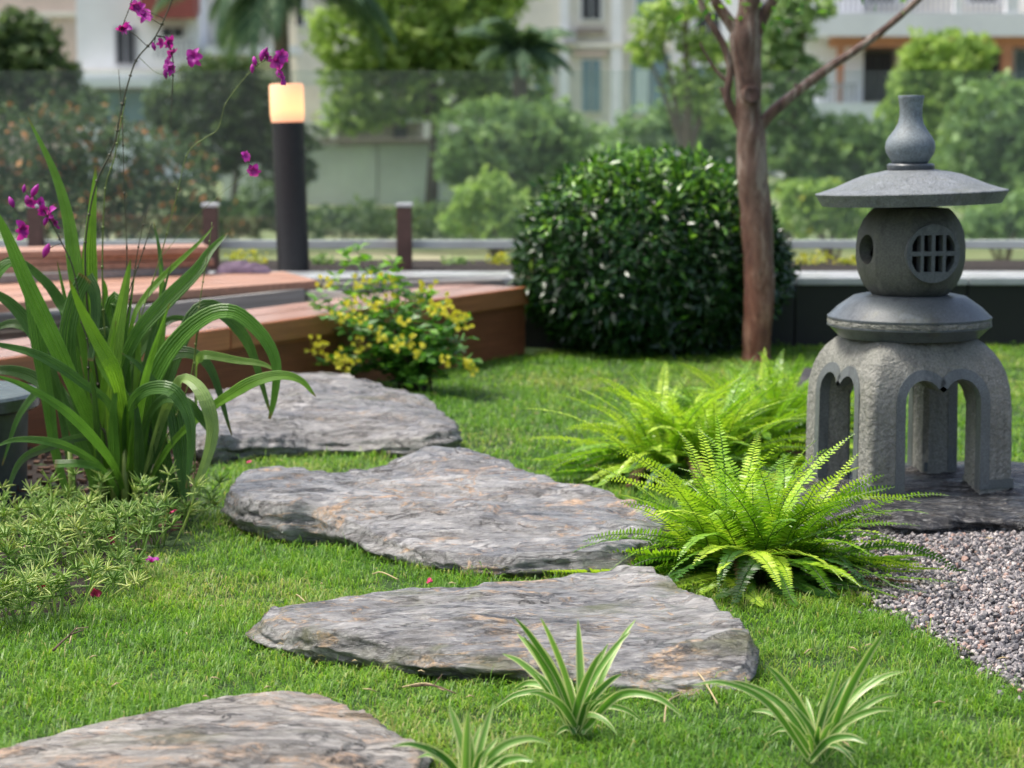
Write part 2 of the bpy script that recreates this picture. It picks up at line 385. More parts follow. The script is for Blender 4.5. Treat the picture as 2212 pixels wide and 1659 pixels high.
def box_mb(mb, c, s, rot=0, bev=0):
    cx, cy, cz = c; hx, hy, hz = s[0]/2, s[1]/2, s[2]/2
    cr, sr = math.cos(rot), math.sin(rot)
    vs = []
    for z in (-hz, hz):
        for x, y in ((-hx,-hy),(hx,-hy),(hx,hy),(-hx,hy)):
            vs.append((cx+x*cr-y*sr, cy+x*sr+y*cr, cz+z))
    mb.add(vs, [(3,2,1,0),(4,5,6,7),(0,1,5,4),(1,2,6,5),(2,3,7,6),(3,0,4,7)])
def box(name, mat, parent, c, s, rot=0, bev=.0):
    """a box with its own local frame, so grain runs along it"""
    me = bpy.data.meshes.new(name); bm = bmesh.new()
    bmesh.ops.create_cube(bm, size=1, matrix=Matrix.Diagonal((s[0], s[1], s[2], 1)))
    if bev: bmesh.ops.bevel(bm, geom=bm.edges[:], offset=bev, segments=2, affect='EDGES')
    bm.to_mesh(me); bm.free(); me.materials.append(mat)
    o = bpy.data.objects.new(name, me); o.location = c; o.rotation_euler = (0, 0, rot)
    return link(o, parent)
def prism(name, mat, parent, poly, z0, z1, bev=0):
    bm = bmesh.new()
    vs = [bm.verts.new((p[0], p[1], z1)) for p in poly]
    f = bm.faces.new(vs)
    r = bmesh.ops.extrude_face_region(bm, geom=[f])
    for v in r['geom']:
        if isinstance(v, bmesh.types.BMVert): v.co.z = z0
    bmesh.ops.recalc_face_normals(bm, faces=bm.faces[:])
    if bev: bmesh.ops.bevel(bm, geom=bm.edges[:], offset=bev, segments=2, affect='EDGES')
    me = bpy.data.meshes.new(name); bm.to_mesh(me); bm.free(); me.materials.append(mat)
    return link(bpy.data.objects.new(name, me), parent)
def catmull(pts, n):
    pts = [Vector(p) for p in pts]
    if len(pts) < 3:
        return [pts[0].lerp(pts[-1], i/n) for i in range(n+1)]
    P = [2*pts[0]-pts[1]] + pts + [2*pts[-1]-pts[-2]]
    out = []; m = len(pts)-1
    for i in range(n+1):
        t = i/n*m; k = min(int(t), m-1); t -= k
        a, b, c, d = P[k], P[k+1], P[k+2], P[k+3]
        out.append(.5*((2*b)+(-a+c)*t+(2*a-5*b+4*c-d)*t*t+(-a+3*b-3*c+d)*t**3))
    return out
def tube(mb, pts, rad, ns=8, cd=(.5,.5,.5), wob=0, cap=True):
    n = len(pts); vs = []; ref = Vector((.3,.8,.1)).normalized()
    for i, p in enumerate(pts):
        t = (pts[min(i+1, n-1)] - pts[max(i-1, 0)]).normalized()
        a = t.cross(ref).normalized(); b = t.cross(a).normalized(); r = rad[i] if hasattr(rad, '__len__') else rad
        for k in range(ns):
            g = 2*math.pi*k/ns
            q = p + (a*math.cos(g)+b*math.sin(g))*r
            if wob: q += (a*math.cos(g)+b*math.sin(g))*r*wob*noise.noise(q*14)
            vs.append(q)
    fs = [(i*ns+k, i*ns+(k+1) % ns, (i+1)*ns+(k+1) % ns, (i+1)*ns+k) for i in range(n-1) for k in range(ns)]
    if cap: fs += [tuple(range(ns))[::-1], tuple((n-1)*ns+k for k in range(ns))]
    mb.add(vs, fs, [cd]*len(vs))
def ribbon(mb, pts, wmax, prof, nref, rnd=.5, ncol=5, fold=.15, pleat=0, n=18, twist=0):
    """a leaf blade: pts along it, prof(t) its relative width, folded along the midrib"""
    P = catmull(pts, n); vs = []; cs = []
    nref = Vector(nref).normalized()
    for i, p in enumerate(P):
        t = (P[min(i+1, n)] - P[max(i-1, 0)]).normalized()
        sd_ = t.cross(nref)
        if sd_.length < .05: sd_ = t.cross(Vector((1,0,0)))
        sd_.normalize(); nn = sd_.cross(t).normalized()
        if twist:
            q = Matrix.Rotation(twist*i/n, 3, t); sd_ = q @ sd_; nn = q @ nn
        wd = wmax*prof(i/n)
        for k in range(ncol):
            a = k/(ncol-1)*2-1
            off = -abs(a)*fold*wd*.5*-1
            if pleat: off += ((k % 2)*2-1)*pleat*wd
            vs.append(p + sd_*(a*wd*.5) + nn*off); cs.append((rnd, i/n, k/(ncol-1)))
    fs = [(i*ncol+k, i*ncol+k+1, (i+1)*ncol+k+1, (i+1)*ncol+k) for i in range(n) for k in range(ncol-1)]
    mb.add(vs, fs, cs)
def lathe(mb, prof, c, ns=48, tilt=None):
    vs = []; T = tilt or Matrix.Identity(3)
    for r, z in prof:
        for k in range(ns):
            g = 2*math.pi*k/ns
            vs.append(Vector(c) + T @ Vector((r*math.cos(g), r*math.sin(g), z)))
    n = len(prof)
    fs = [(i*ns+k, i*ns+(k+1) % ns, (i+1)*ns+(k+1) % ns, (i+1)*ns+k) for i in range(n-1) for k in range(ns)]
    fs += [tuple(range(ns))[::-1], tuple((n-1)*ns+k for k in range(ns))]
    mb.add(vs, fs)
def inpoly(x, y, poly):
    x = np.asarray(x); y = np.asarray(y); r = np.zeros(x.shape, bool); n = len(poly)
    for i in range(n):
        x1, y1 = poly[i][0], poly[i][1]; x2, y2 = poly[i-1][0], poly[i-1][1]
        c = ((y1 > y) != (y2 > y)) & (x < (x2-x1)*(y-y1)/((y2-y1) or 1e-9)+x1)
        r ^= c
    return r
def norm(a): return a/np.maximum(np.linalg.norm(a, axis=1, keepdims=True), 1e-9)
def leaf_arrays(C, A, Nn, L, W, rnd, bend=.15):
    """N leaves of 5 verts/4 tris: base, left, right, mid (sunk), tip"""
    A = norm(A); S = norm(np.cross(A, Nn)); U = np.cross(S, A)
    L = L[:, None]; W = W[:, None]
    b = C; m = C + A*L*.5 - U*W*.12; lf = C + A*L*.45 - S*W*.5; rt = C + A*L*.45 + S*W*.5
    tp = C + A*L - U*L*bend
    V = np.stack([b, lf, rt, m, tp], 1).reshape(-1, 3)
    k = np.arange(len(C))[:, None]*5
    T = np.concatenate([k+[0,3,1], k+[0,2,3], k+[1,3,4], k+[3,2,4]])
    cd = np.zeros((len(C), 5, 3)); cd[:, :, 0] = rnd[:, None]; cd[:, :, 1] = [0,.5,.5,.5,1]; cd[:, :, 2] = [.5,0,1,.5,.5]
    return V, T, cd.reshape(-1, 3)
def to_dc(C, Nn):  # diamond leaves, 2 tris, for far crowns
    pass
def far_leaves(C, size, rnd):
    n = len(C)
    A = norm(np.random.randn(n, 3)+[0,0,-.2]); B = norm(np.cross(A, np.random.randn(n, 3)))
    s = size[:, None]
    V = np.stack([C-A*s, C+B*s*.55, C+A*s, C-B*s*.55], 1).reshape(-1, 3)
    k = np.arange(n)[:, None]*4
    cd = np.zeros((n, 4, 3)); cd[:, :, 0] = rnd[:, None]; cd[:, :, 1:] = .5
    return V, k+[0,1,2,3], cd.reshape(-1, 3)

# ------------------------------------------------------------------ ground
def gz(x, y): return .012*noise.noise(Vector((x*1.3, y*1.3, 0))) + .006*noise.noise(Vector((x*4, y*4, 3)))
def grid(name, mat, x0, x1, y0, y1, step, zf, kind='structure', z_add=0):
    nx = int((x1-x0)/step); ny = int((y1-y0)/step)
    V = [(x0+(x1-x0)*i/nx, y0+(y1-y0)*j/ny, 0) for j in range(ny+1) for i in range(nx+1)]
    V = [(a, b, zf(a, b)+z_add) for a, b, _ in V]
    Fq = [(j*(nx+1)+i, j*(nx+1)+i+1, (j+1)*(nx+1)+i+1, (j+1)*(nx+1)+i) for j in range(ny) for i in range(nx)]
    o = mesh_np(name, V, [Fq], mat); tag(o, kind=kind); return o
grid('lawn', M['thatch'], -4, 4, 1.2, 8.15, .05, gz)
prism('ground', M['far_ground'], None, [(-300,9.6),(300,9.6),(300,500),(-300,500)], -1.6, -1.2)['kind'] = 'structure'
t_ = prism('terrace_ground', M['black_wall'], None, [(-8,-3),(8,-3),(8,9.55),(-8,9.55)], -1.6, -.05); t_['kind'] = 'structure'

# ------------------------------------------------------------------ stones
def pix_rim(pts, n):
    P = [at_z(u, v, z) for u, v, z in pts]
    P2 = P[-2:] + P + P[:3]
    k = len(P)
    out = catmull(P2, n*(len(P2)-1))
    return out[2*n: 2*n + k*n]
def rock(name, pts, mat, label, cat='stepping stone', group=None, n=22, amp=.006, bulge=.012, under=.06, seed=0, strata=1.0, rings=100, dirang=0):
    rim = pix_rim(pts, n); N = len(rim)
    cx = sum(p.x for p in rim)/N; cy = sum(p.y for p in rim)/N; cz = sum(p.z for p in rim)/N + bulge
    ca, sa = math.cos(dirang), math.sin(dirang)
    def top(x, y):
        X = x*ca+y*sa; Y = -x*sa+y*ca
        v = Vector((X*2.2, Y*7, seed))
        a = noise.fractal(v, .9, 2.1, 5)
        b = noise.noise(Vector((X*9, Y*34, seed+4)))
        c = noise.noise(Vector((X*28, Y*85, seed+9)))
        step = abs(noise.noise(Vector((X*3, Y*5, seed+7))))
        q = (noise.noise(Vector((X*2.4, Y*6, seed+14))) + .35*noise.noise(Vector((X*8, Y*20, seed+3)))+1)*4.5
        fl = math.floor(q); fr = q-fl; ter = fl + min(1, max(0, (fr-.82)/.18))**1.0
        d_ = noise.noise(Vector((X*70, Y*150, seed+2)))
        return amp*(a*1.3 + .5*b + .3*c + .16*d_ + .75*(ter-4.5)) - amp*1.3*max(0, .12-step)*8*.6
    V = []
    def jit(p, i):
        d = Vector((p.x-cx, p.y-cy, 0)).normalized()
        k = .012*noise.noise(Vector((p.x*9, p.y*9, seed))) + .006*noise.noise(Vector((p.x*40, p.y*40, seed)))
        return p + d*k
    rim = [jit(p, i) for i, p in enumerate(rim)]
    V.append(Vector((cx, cy, cz+top(cx, cy))))
    for r in range(1, rings+1):
        f = (r/rings)**.8
        for p in rim:
            x = cx+(p.x-cx)*f; y = cy+(p.y-cy)*f
            z = cz + (p.z-cz)*f**1.6 + top(x, y) - .012*max(0, f-.9)**1.5*20*.4
            V.append(Vector((x, y, z)))
    SS = 16
    for k in range(1, SS+1):
        t = k/SS
        for i, p in enumerate(rim):
            d = Vector((p.x-cx, p.y-cy, 0)).normalized()
            prof = .016*math.sin(min(1, t*2.2)*math.pi*.5) - under*max(0, t-.35)**1.3
            lay = noise.noise(Vector((p.x*6, p.y*6+seed, t*9)))*.017*strata + noise.noise(Vector((p.x*22, p.y*22+seed, t*26)))*.010*strata
            z0 = V[1+(rings-1)*N+i].z
            q = Vector((p.x, p.y, 0)) + d*(prof + lay*min(1, t*3))
            q.z = z0*(1-t) + (-.03)*t
            V.append(q)
    Fq = []; T = []
    for i in range(N): T.append((0, 1+i, 1+(i+1) % N))
    for r in range(rings-1+SS):
        for i in range(N):
            a = 1+r*N+i; b = 1+r*N+(i+1) % N
            Fq.append((a, a+N, b+N, b))
    o = mesh_np(name, V, [T, Fq], mat)
    bm = bmesh.new(); bm.from_mesh(o.data); bmesh.ops.recalc_face_normals(bm, faces=bm.faces[:]); bm.to_mesh(o.data); bm.free()
    o.data.polygons.foreach_set('use_smooth', [True]*len(o.data.polygons))
    tag(o, label, cat, group)
    foot = [p + Vector((p.x-cx, p.y-cy, 0)).normalized()*(-.012) for p in rim]
    return o, foot
G = 'stepping stones set in the lawn'
s1, f1 = rock('stepping_stone', [(400,850,.09),(450,836,.09),(520,831,.10),(585,822,.11),(615,798,.13),(660,787,.135),(735,796,.125),(800,826,.11),(870,840,.10),(930,864,.09),(968,890,.085),(981,915,.08),
      (960,930,.07),(900,935,.065),(800,930,.065),(700,928,.065),(600,930,.07),(520,935,.07),(440,940,.07),(380,900,.08)], M['stone_a'],
      'grey slate stepping stone farthest away, beside the brown deck and yellow shrub', group=G, seed=1, amp=.008, dirang=.12, under=.10)
s2, f2 = rock('stepping_stone', [(499,1035,.085),(530,1010,.09),(600,1002,.09),(690,1000,.09),(770,996,.09),(850,990,.095),(900,974,.11),(950,967,.115),(1010,972,.11),(1060,986,.10),(1130,1006,.10),(1230,1036,.095),(1330,1066,.09),(1420,1095,.08),
      (1425,1140,.07),(1370,1180,.06),(1260,1192,.055),(1140,1192,.055),(1040,1186,.055),(940,1170,.06),(850,1145,.065),(760,1118,.07),(690,1100,.075),(620,1093,.08),(550,1082,.08),(508,1058,.085)], M['stone_b'],
      'long blue-grey slate stepping stone in the middle with rusty veins and dark undercut edge', group=G, seed=5, amp=.008, under=.15, dirang=-.15, bulge=.006)
s3, f3 = rock('stepping_stone', [(575,1322,.05),(615,1302,.055),(700,1291,.06),(850,1281,.065),(1000,1268,.07),(1120,1254,.07),(1220,1243,.075),(1310,1234,.075),(1390,1229,.08),(1432,1244,.08),(1475,1265,.08),(1535,1290,.08),(1575,1318,.075),(1602,1352,.07),(1616,1390,.06),
      (1590,1430,.045),(1500,1448,.04),(1390,1438,.042),(1260,1424,.045),(1120,1410,.048),(960,1396,.05),(810,1378,.05),(690,1360,.05),(610,1342,.05)], M['stone_c'],
      'grey slate stepping stone with orange veins and a green stain, behind the middle spider plant', group=G, seed=11, amp=.007, under=.12, dirang=.1, bulge=.004)
s4, f4 = rock('stepping_stone', [(-120,1680,.03),(0,1617,.035),(100,1580,.04),(200,1552,.045),(330,1522,.05),(450,1500,.052),(560,1489,.055),(645,1492,.055),(725,1510,.05),(805,1532,.05),(862,1562,.045),(897,1602,.04),(893,1660,.035),(830,1740,.03),(600,1800,.03),(250,1830,.03),(-80,1780,.03)], M['stone_d'],
      'tan and grey stepping stone at the bottom left, lying nearly flush with the grass', group=G, seed=17, amp=.006, under=.06, dirang=.25)
slab, fs = rock('rock_slab', [(1712,1062,.045),(1745,1092,.05),(1800,1102,.05),(1880,1108,.052),(1990,1110,.055),(2100,1104,.055),(2212,1106,.055),(2360,1104,.055),
      (2400,1040,.05),(2330,1000,.05),(2180,996,.05),(2020,992,.05),(1880,996,.05),(1780,1004,.05),(1722,1025,.045)], M['slab'],
      'flat black wet rock slab under the stone lantern', 'rock slab', seed=23, amp=.005, under=.05, strata=1.6)
tag(rock('dark_rock', [(1716,822,.04),(1722,806,.055),(1740,798,.06),(1768,800,.06),(1786,812,.05),(1780,835,.04),(1745,842,.03),(1722,836,.03)], M['black_rock'],
      'x', seed=31, amp=.004, rings=10)[0], 'small black rounded rock peeking out behind the left leg of the lantern', 'rock')

# soil bed, gravel
soil_poly = [at_z(u, v) for u, v in [(-160,930),(260,935),(400,960),(440,1000),(425,1085),(405,1130),(375,1165),(300,1205),(215,1280),(120,1325),(-160,1345)]]
grav_poly = [at_z(u, v) for u, v in [(1700,1130),(1760,1200),(1850,1292),(1905,1325),(1985,1378),(2060,1416),(2110,1455),(2212,1505),(2360,1585),(2560,1680),(3000,1700),(3000,1115),(2480,1110),(2200,1115),(1900,1120)]]
def patch(name, poly, mat, h):
    xs = [p.x for p in poly]; ys = [p.y for p in poly]; st = .02
    nx = int((max(xs)-min(xs))/st); ny = int((max(ys)-min(ys))/st)
    X, Y = np.meshgrid(np.linspace(min(xs), max(xs), nx), np.linspace(min(ys), max(ys), ny)); ins = inpoly(X, Y, poly)
    V = [(X[j,i], Y[j,i], gz(X[j,i], Y[j,i]) + (h(X[j,i], Y[j,i]) if ins[j,i] else -.02)) for j in range(ny) for i in range(nx)]
    Fq = [(j*nx+i, j*nx+i+1, (j+1)*nx+i+1, (j+1)*nx+i) for j in range(ny-1) for i in range(nx-1)
          if ins[j,i] or ins[j,i+1] or ins[j+1,i] or ins[j+1,i+1]]
    o = mesh_np(name, V, [Fq], mat); o['kind'] = 'structure'; return o
patch('soil_bed', soil_poly, M['soil'], lambda x, y: .003 + .010*noise.noise(Vector((x*12, y*12, 5))))
patch('gravel_bed', grav_poly, M['grit'], lambda x, y: .004)

def pebbles():
    t = (1+5**.5)/2
    ico = np.array([(-1,t,0),(1,t,0),(-1,-t,0),(1,-t,0),(0,-1,t),(0,1,t),(0,-1,-t),(0,1,-t),(t,0,-1),(t,0,1),(-t,0,-1),(-t,0,1)])/1.9
    fc = np.array([(0,11,5),(0,5,1),(0,1,7),(0,7,10),(0,10,11),(1,5,9),(5,11,4),(11,10,2),(10,7,6),(7,1,8),(3,9,4),(3,4,2),(3,2,6),(3,6,8),(3,8,9),(4,9,5),(2,4,11),(6,2,10),(8,6,7),(9,8,1)])
    xs = [p.x for p in grav_poly]; ys = [p.y for p in grav_poly]
    n = 90000
    x = np.random.uniform(min(xs), max(xs), n); y = np.random.uniform(min(ys), max(ys), n)
    jit = np.where(np.random.rand(n) < .12, .035, .004)
    k = inpoly(x+np.random.randn(n)*jit, y+np.random.randn(n)*jit, grav_poly) & ~inpoly(x, y, fs) & (x < .40*y)
    # scattered strays into the grass edge
    x, y = x[k][:32000], y[k][:32000]; n = len(x)
    r = np.random.uniform(.0026, .0056, n)*np.random.choice([.7, 1, 1.35], n, p=[.2, .65, .15])
    z = np.array([gz(a, b) for a, b in zip(x, y)]) + .006 + np.random.uniform(0, .009, n)
    Q = np.random.randn(n, 4); Q /= np.linalg.norm(Q, axis=1, keepdims=True)
    a, b, c, d = Q.T
    Rm = np.stack([1-2*(c*c+d*d), 2*(b*c-a*d), 2*(b*d+a*c), 2*(b*c+a*d), 1-2*(b*b+d*d), 2*(c*d-a*b), 2*(b*d-a*c), 2*(c*d+a*b), 1-2*(b*b+c*c)], 1).reshape(n, 3, 3)
    P = ico[None]*np.random.uniform(.72, 1.25, (n, 12, 1))*(np.random.uniform(.65, 1.3, (n, 1, 3)))
    P = np.einsum('nij,nkj->nki', Rm, P)*r[:, None, None] + np.stack([x, y, z], 1)[:, None]
    Fi = (np.arange(n)[:, None, None]*12 + fc[None]).reshape(-1, 3)
    cd = np.zeros((n, 12, 3)); cd[:, :, 0] = np.random.rand(n)[:, None]
    o = mesh_np('gravel', P.reshape(-1, 3), [Fi], M['gravel'], cd=cd.reshape(-1, 3), smooth=False)
    tag(o, 'loose pinkish grey crushed gravel in front of the lantern slab', 'gravel', kind='stuff')
pebbles()

def bark_chips():
    mb = MB()
    for _ in range(420):
        while 1:
            x = random.uniform(-1.4, -.55); y = random.uniform(4.25, 5.6)
            if inpoly([x], [y], soil_poly)[0]: break
        box_mb(mb, (x, y, gz(x, y)+.016+random.uniform(0, .012)), (random.uniform(.01,.03), random.uniform(.006,.015), random.uniform(.004,.012)), random.uniform(0, 3))
    tag(mb.build('mulch', M['bark_chip'], smooth=False), 'dark brown bark chips and clods on the soil bed', 'mulch', kind='stuff')
bark_chips()

# ------------------------------------------------------------------ lawn grass
DA, DB = Vector((-.764, 6.37, 0)), Vector((.06, 7.86, 0))     # deck front line
du = (DB-DA).normalized(); dn = Vector((-du.y, du.x, 0))
def grass():
    bands = [(2.45, 3.2, 58000), (3.2, 4.2, 52000), (4.2, 5.4, 25000), (5.4, 8.1, 13000)]
    X, Y, WS = [], [], []
    for a, b, dens in bands:
        area = (b-a)*.37*(a+b)
        n = int(area*dens)
        y = np.sqrt(np.random.uniform(a*a, b*b, n)); x = np.random.uniform(-.33, .41, n)*y
        X.append(x); Y.append(y); WS.append(np.full(n, 1.0 if b < 4.3 else (1.15 if b < 5.5 else 1.6)))
    x = np.concatenate(X); y = np.concatenate(Y); ws = np.concatenate(WS)
    # clumping
    cl = np.array([noise.noise(Vector((a*7, b*7, 2))) for a, b in zip(x, y)])
    cl2 = np.array([noise.noise(Vector((a*2.2, b*2.2, 8))) for a, b in zip(x, y)])
    k = np.random.rand(len(x)) < np.clip(.84 + cl*.8, .12, 1)
    for poly in (f1, f2, f3, f4, fs): k &= ~inpoly(x, y, poly)
    k &= (~inpoly(x + np.random.randn(len(x))*.025 - .03, y + np.random.randn(len(x))*.03 + .06, soil_poly)) | ((np.random.rand(len(x)) < .16) & (y < 4.3))
    # ragged gravel border
    jx = x + np.random.randn(len(x))*.012; jy = y + np.random.randn(len(x))*.012
    k &= ~inpoly(jx, jy, grav_poly)
    k &= ((x-DA.x)*dn.x + (y-DA.y)*dn.y) < -.01
    x, y, ws, cl, cl2 = x[k], y[k], ws[k], cl[k], cl2[k]; n = len(x)
    z = np.array([gz(a, b) for a, b in zip(x, y)])
    cl3 = np.array([noise.noise(Vector((a*16, b*16, 12))) for a, b in zip(x, y)])
    h = np.random.uniform(.010, .030, n)*(1+.5*cl+.45*cl3); tall = np.random.rand(n) < .04; h[tall] *= 1.6
    wd = np.random.uniform(.0011, .0021, n)*ws
    ang = np.where(np.random.rand(n) < .55, cl3*9 + cl*5 + np.random.randn(n)*.7, np.random.uniform(0, 2*np.pi, n)); lean = np.random.uniform(.2, 1.7, n)
    L = np.stack([np.cos(ang), np.sin(ang), np.zeros(n)], 1)
    S = np.stack([-np.sin(ang+np.random.randn(n)*.5), np.cos(ang), np.zeros(n)], 1); S = norm(S)
    b0 = np.stack([x, y, z-.002], 1)
    mid = b0 + L*(h*lean*.35)[:, None] + np.array([0,0,1])*(h*.6)[:, None]
    tip = b0 + L*(h*lean)[:, None] + np.array([0,0,1])*(h*np.clip(1.05-lean*.5, .15, 1))[:, None]
    V = np.stack([b0-S*wd[:, None]*.5, b0+S*wd[:, None]*.5, mid+S*wd[:, None]*.45, mid-S*wd[:, None]*.45, tip], 1).reshape(-1, 3)
    i = np.arange(n)[:, None]*5
    rnd = np.clip(np.random.rand(n)*.75 + .12 + cl2*.45 + cl3*.25, 0, .89)
    dry = np.random.rand(n) < (.022 + .07*np.clip(cl2*2-.2, 0, 1)); rnd[dry] = np.random.uniform(.9, 1, dry.sum())
    for poly in (f1, f2, f3, f4, fs):
        pc = np.mean([[p.x, p.y] for p in poly], axis=0); big_ = [(pc[0]+(p.x-pc[0])*1.07, pc[1]+(p.y-pc[1])*1.10) for p in poly]
        e = inpoly(x, y, big_) & (np.random.rand(n) < .3); rnd[e] = np.random.uniform(.9, 1, e.sum())
    worn = (cl2 > .30) & (np.random.rand(n) < .16); rnd[worn] = np.random.uniform(.88, 1, worn.sum())
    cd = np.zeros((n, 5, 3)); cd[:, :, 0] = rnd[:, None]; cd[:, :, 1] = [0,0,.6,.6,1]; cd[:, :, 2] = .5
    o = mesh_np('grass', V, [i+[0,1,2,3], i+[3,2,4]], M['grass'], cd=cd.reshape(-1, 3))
    tag(o, 'short bright green lawn grass around the stepping stones', 'grass', kind='stuff')
    print('blades', n)
grass()
# dry runners and twigs lying on the lawn
def litter():
    mb = MB()
    for u, v, u2, v2 in [(870,1484,960,1492),(1470,1500,1435,1560),(1505,1450,1550,1520),(150,1390,190,1355),(640,1290,660,1300),(805,1240,860,1252),(700,1110,720,1120)]:
        a, b = at_z(u, v, .03), at_z(u2, v2, .035); m = (a+b)/2 + Vector((random.uniform(-.01,.01), 0, .008))
        tube(mb, catmull([a, m, b], 8), .0012, 5)
    tag(mb.build('dry_grass_runners', M['straw']), 'thin straw coloured dry runners lying on the lawn', 'dry grass', kind='stuff')
    for i, (u, v, u2, v2, lab) in enumerate([(1000-110,1482,985,1498,'thin brown twig lying on the lawn between the two nearest stones'), (115,1405,182,1360,'forked brown twig in the lawn below the needle-leaved patch')]):
        t = MB(); a, b = at_z(u, v, .03), at_z(u2, v2, .04)
        tube(t, catmull([a, (a+b)/2+Vector((0,0,.006)), b], 8), [.002*(1-.07*k) for k in range(9)], 6)
        tube(t, [(a+b)/2+Vector((0,0,.006)), (a+b)/2+Vector((.012,.01,.02))], [.0012,.0006], 5)
        tag(t.build('twig', M['twig']), lab, 'twig')
litter()
def clippings():
    rs = random.Random(8); mb = MB()
    for _ in range(150):
        y = rs.uniform(2.8, 6.8); x = rs.uniform(-.22, .24)*y
        if any(inpoly([x], [y], q)[0] for q in (f1, f2, f3, f4, fs, soil_poly)) : continue
        if (x-DA.x)*dn.x + (y-DA.y)*dn.y > -.05: continue
        a = rs.uniform(0, 6.28); ln = rs.uniform(.008, .022); z = gz(x, y)+rs.uniform(.014, .026); d = Vector((math.cos(a), math.sin(a), rs.uniform(-.2,.3)))*ln
        p = Vector((x, y, z)); tube(mb, [p, p+d*.5+Vector((0,0,.002)), p+d], [.0006,.0012,.0004], 4)
    tag(mb.build('lawn_clippings', M['straw']), 'tiny straw coloured clippings scattered over the lawn and gravel', 'clippings', kind='stuff')
clippings()

# ------------------------------------------------------------------ plants
def fern(name, u, v, label, nfr, L, seed, lime, low=.25, zoff=.02, spread=.05, elev=(15, 82)):
    rs = random.Random(seed); c = at_z(u, v, 0); c.z = gz(c.x, c.y)+zoff
    root = empty(name, c, label, 'fern', 'bright green sword ferns beside the lantern')
    for i in range(nfr):
        az = 2*math.pi*((i*.6180339) % 1) + rs.uniform(-.15, .15)
        young = rs.random() > low
        ring = i/nfr
        el0 = R(rs.uniform(elev[1]-32, elev[1]+4) if ring < .45 else rs.uniform(elev[0], elev[1]-28))
        if not young: el0 = R(rs.uniform(-2, 30))
        ln = L*rs.uniform(.72, 1.08)*(1 if young else .9)
        if el0 > R(45): ln *= .82
        droop = rs.uniform(.45, 1.15) if young else rs.uniform(1.1, 1.9)
        shade = (lime+rs.uniform(-.36, .26)) if young else rs.uniform(.05, .4)
        shade = max(0, min(1, shade))
        steps = 44; pos = c + Vector((math.cos(az), math.sin(az), 0))*rs.uniform(.0, .035) + Vector((rs.uniform(-1,1), rs.uniform(-1,1), 0))*spread; pts = [pos.copy()]; tans = []
        sway = rs.uniform(-.35, .35); roll = (-1 if math.cos(az) > 0 else 1)*rs.uniform(-.1, 1.25)*abs(math.cos(az))
        for s in range(steps):
            f = s/steps; el = el0 - droop*f**1.6; a = az + sway*f
            t = Vector((math.cos(a)*math.cos(el), math.sin(a)*math.cos(el), math.sin(el)))
            tans.append(t); pos = pos + t*ln/steps
            if pos.z < .022: pos.z = .022
            pts.append(pos.copy())
        mb = MB()
        tube(mb, pts[::4]+[pts[-1]], [.0013*(1-.7*k/12) for k in range(len(pts[::4])+1)], 4, cd=(max(0, shade-.35), .5, .5), cap=False)
        npn = int(ln/.0066); wob = rs.uniform(.85, 1.15)
        for k in range(npn):
            f = (k+.5)/npn
            if f < .08: continue
            q = f*steps; j = min(int(q), steps-1); p = pts[j].lerp(pts[j+1], q-j); t = tans[j]
            side = t.cross(Vector((0,0,1)))
            if side.length < .1: side = Vector((-math.sin(az), math.cos(az), 0))
            side.normalize(); side = Matrix.Rotation(roll*(.35+.65*f), 3, t) @ side; up = side.cross(t).normalized()
            if up.z < 0: up = -up
            pl = .0275*wob*min(1, (f-.02)*5)**.7*(max(0, 1-f)**.55)*1.15
            for sg in (1, -1):
                if rs.random() < .02: continue
                a = (side*sg + t*rs.uniform(.12, .32) + up*rs.uniform(.05, .3)).normalized()
                w_ = min(.0056, .23*pl+.0015); nn = (up + t*rs.uniform(.1, .5)).normalized()
                s2 = a.cross(nn).normalized(); nn = s2.cross(a)
                b = p + t*(.0015*sg)
                dr = -nn*pl*rs.uniform(.02, .25)
                vs = [b, b+a*pl*.18+s2*w_*.5, b+a*pl*.18-s2*w_*.5, b+a*pl*.6+s2*w_*.42+dr*.4, b+a*pl*.6-s2*w_*.42+dr*.4, b+a*pl+dr]
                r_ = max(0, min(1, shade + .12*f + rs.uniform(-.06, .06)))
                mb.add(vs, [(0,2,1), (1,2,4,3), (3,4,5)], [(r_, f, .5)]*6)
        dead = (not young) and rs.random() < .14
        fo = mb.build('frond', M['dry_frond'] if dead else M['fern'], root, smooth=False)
        if dead: fo['label'] = 'withered brown frond'
    return root
fern('fern', 1620, 1250, 'large lime green fern in front, between the near slate stone and the gravel', 190, .345, 3, .76, .26, elev=(-6, 74), spread=.065)
fern('fern', 1475, 1030, 'wide fern in the middle, behind the right end of the long slate stone', 175, .345, 5, .78, .24, elev=(-4, 74), spread=.08)
fern('fern', 1690, 945, 'farthest fern, tucked against the left leg of the stone lantern', 110, .30, 9, .78, .24, elev=(0, 74), spread=.07)
fern('fern', 1600, 985, 'low fern filling the gap between the farthest and the middle fern', 90, .29, 12, .60, .35, elev=(2, 70), spread=.06)

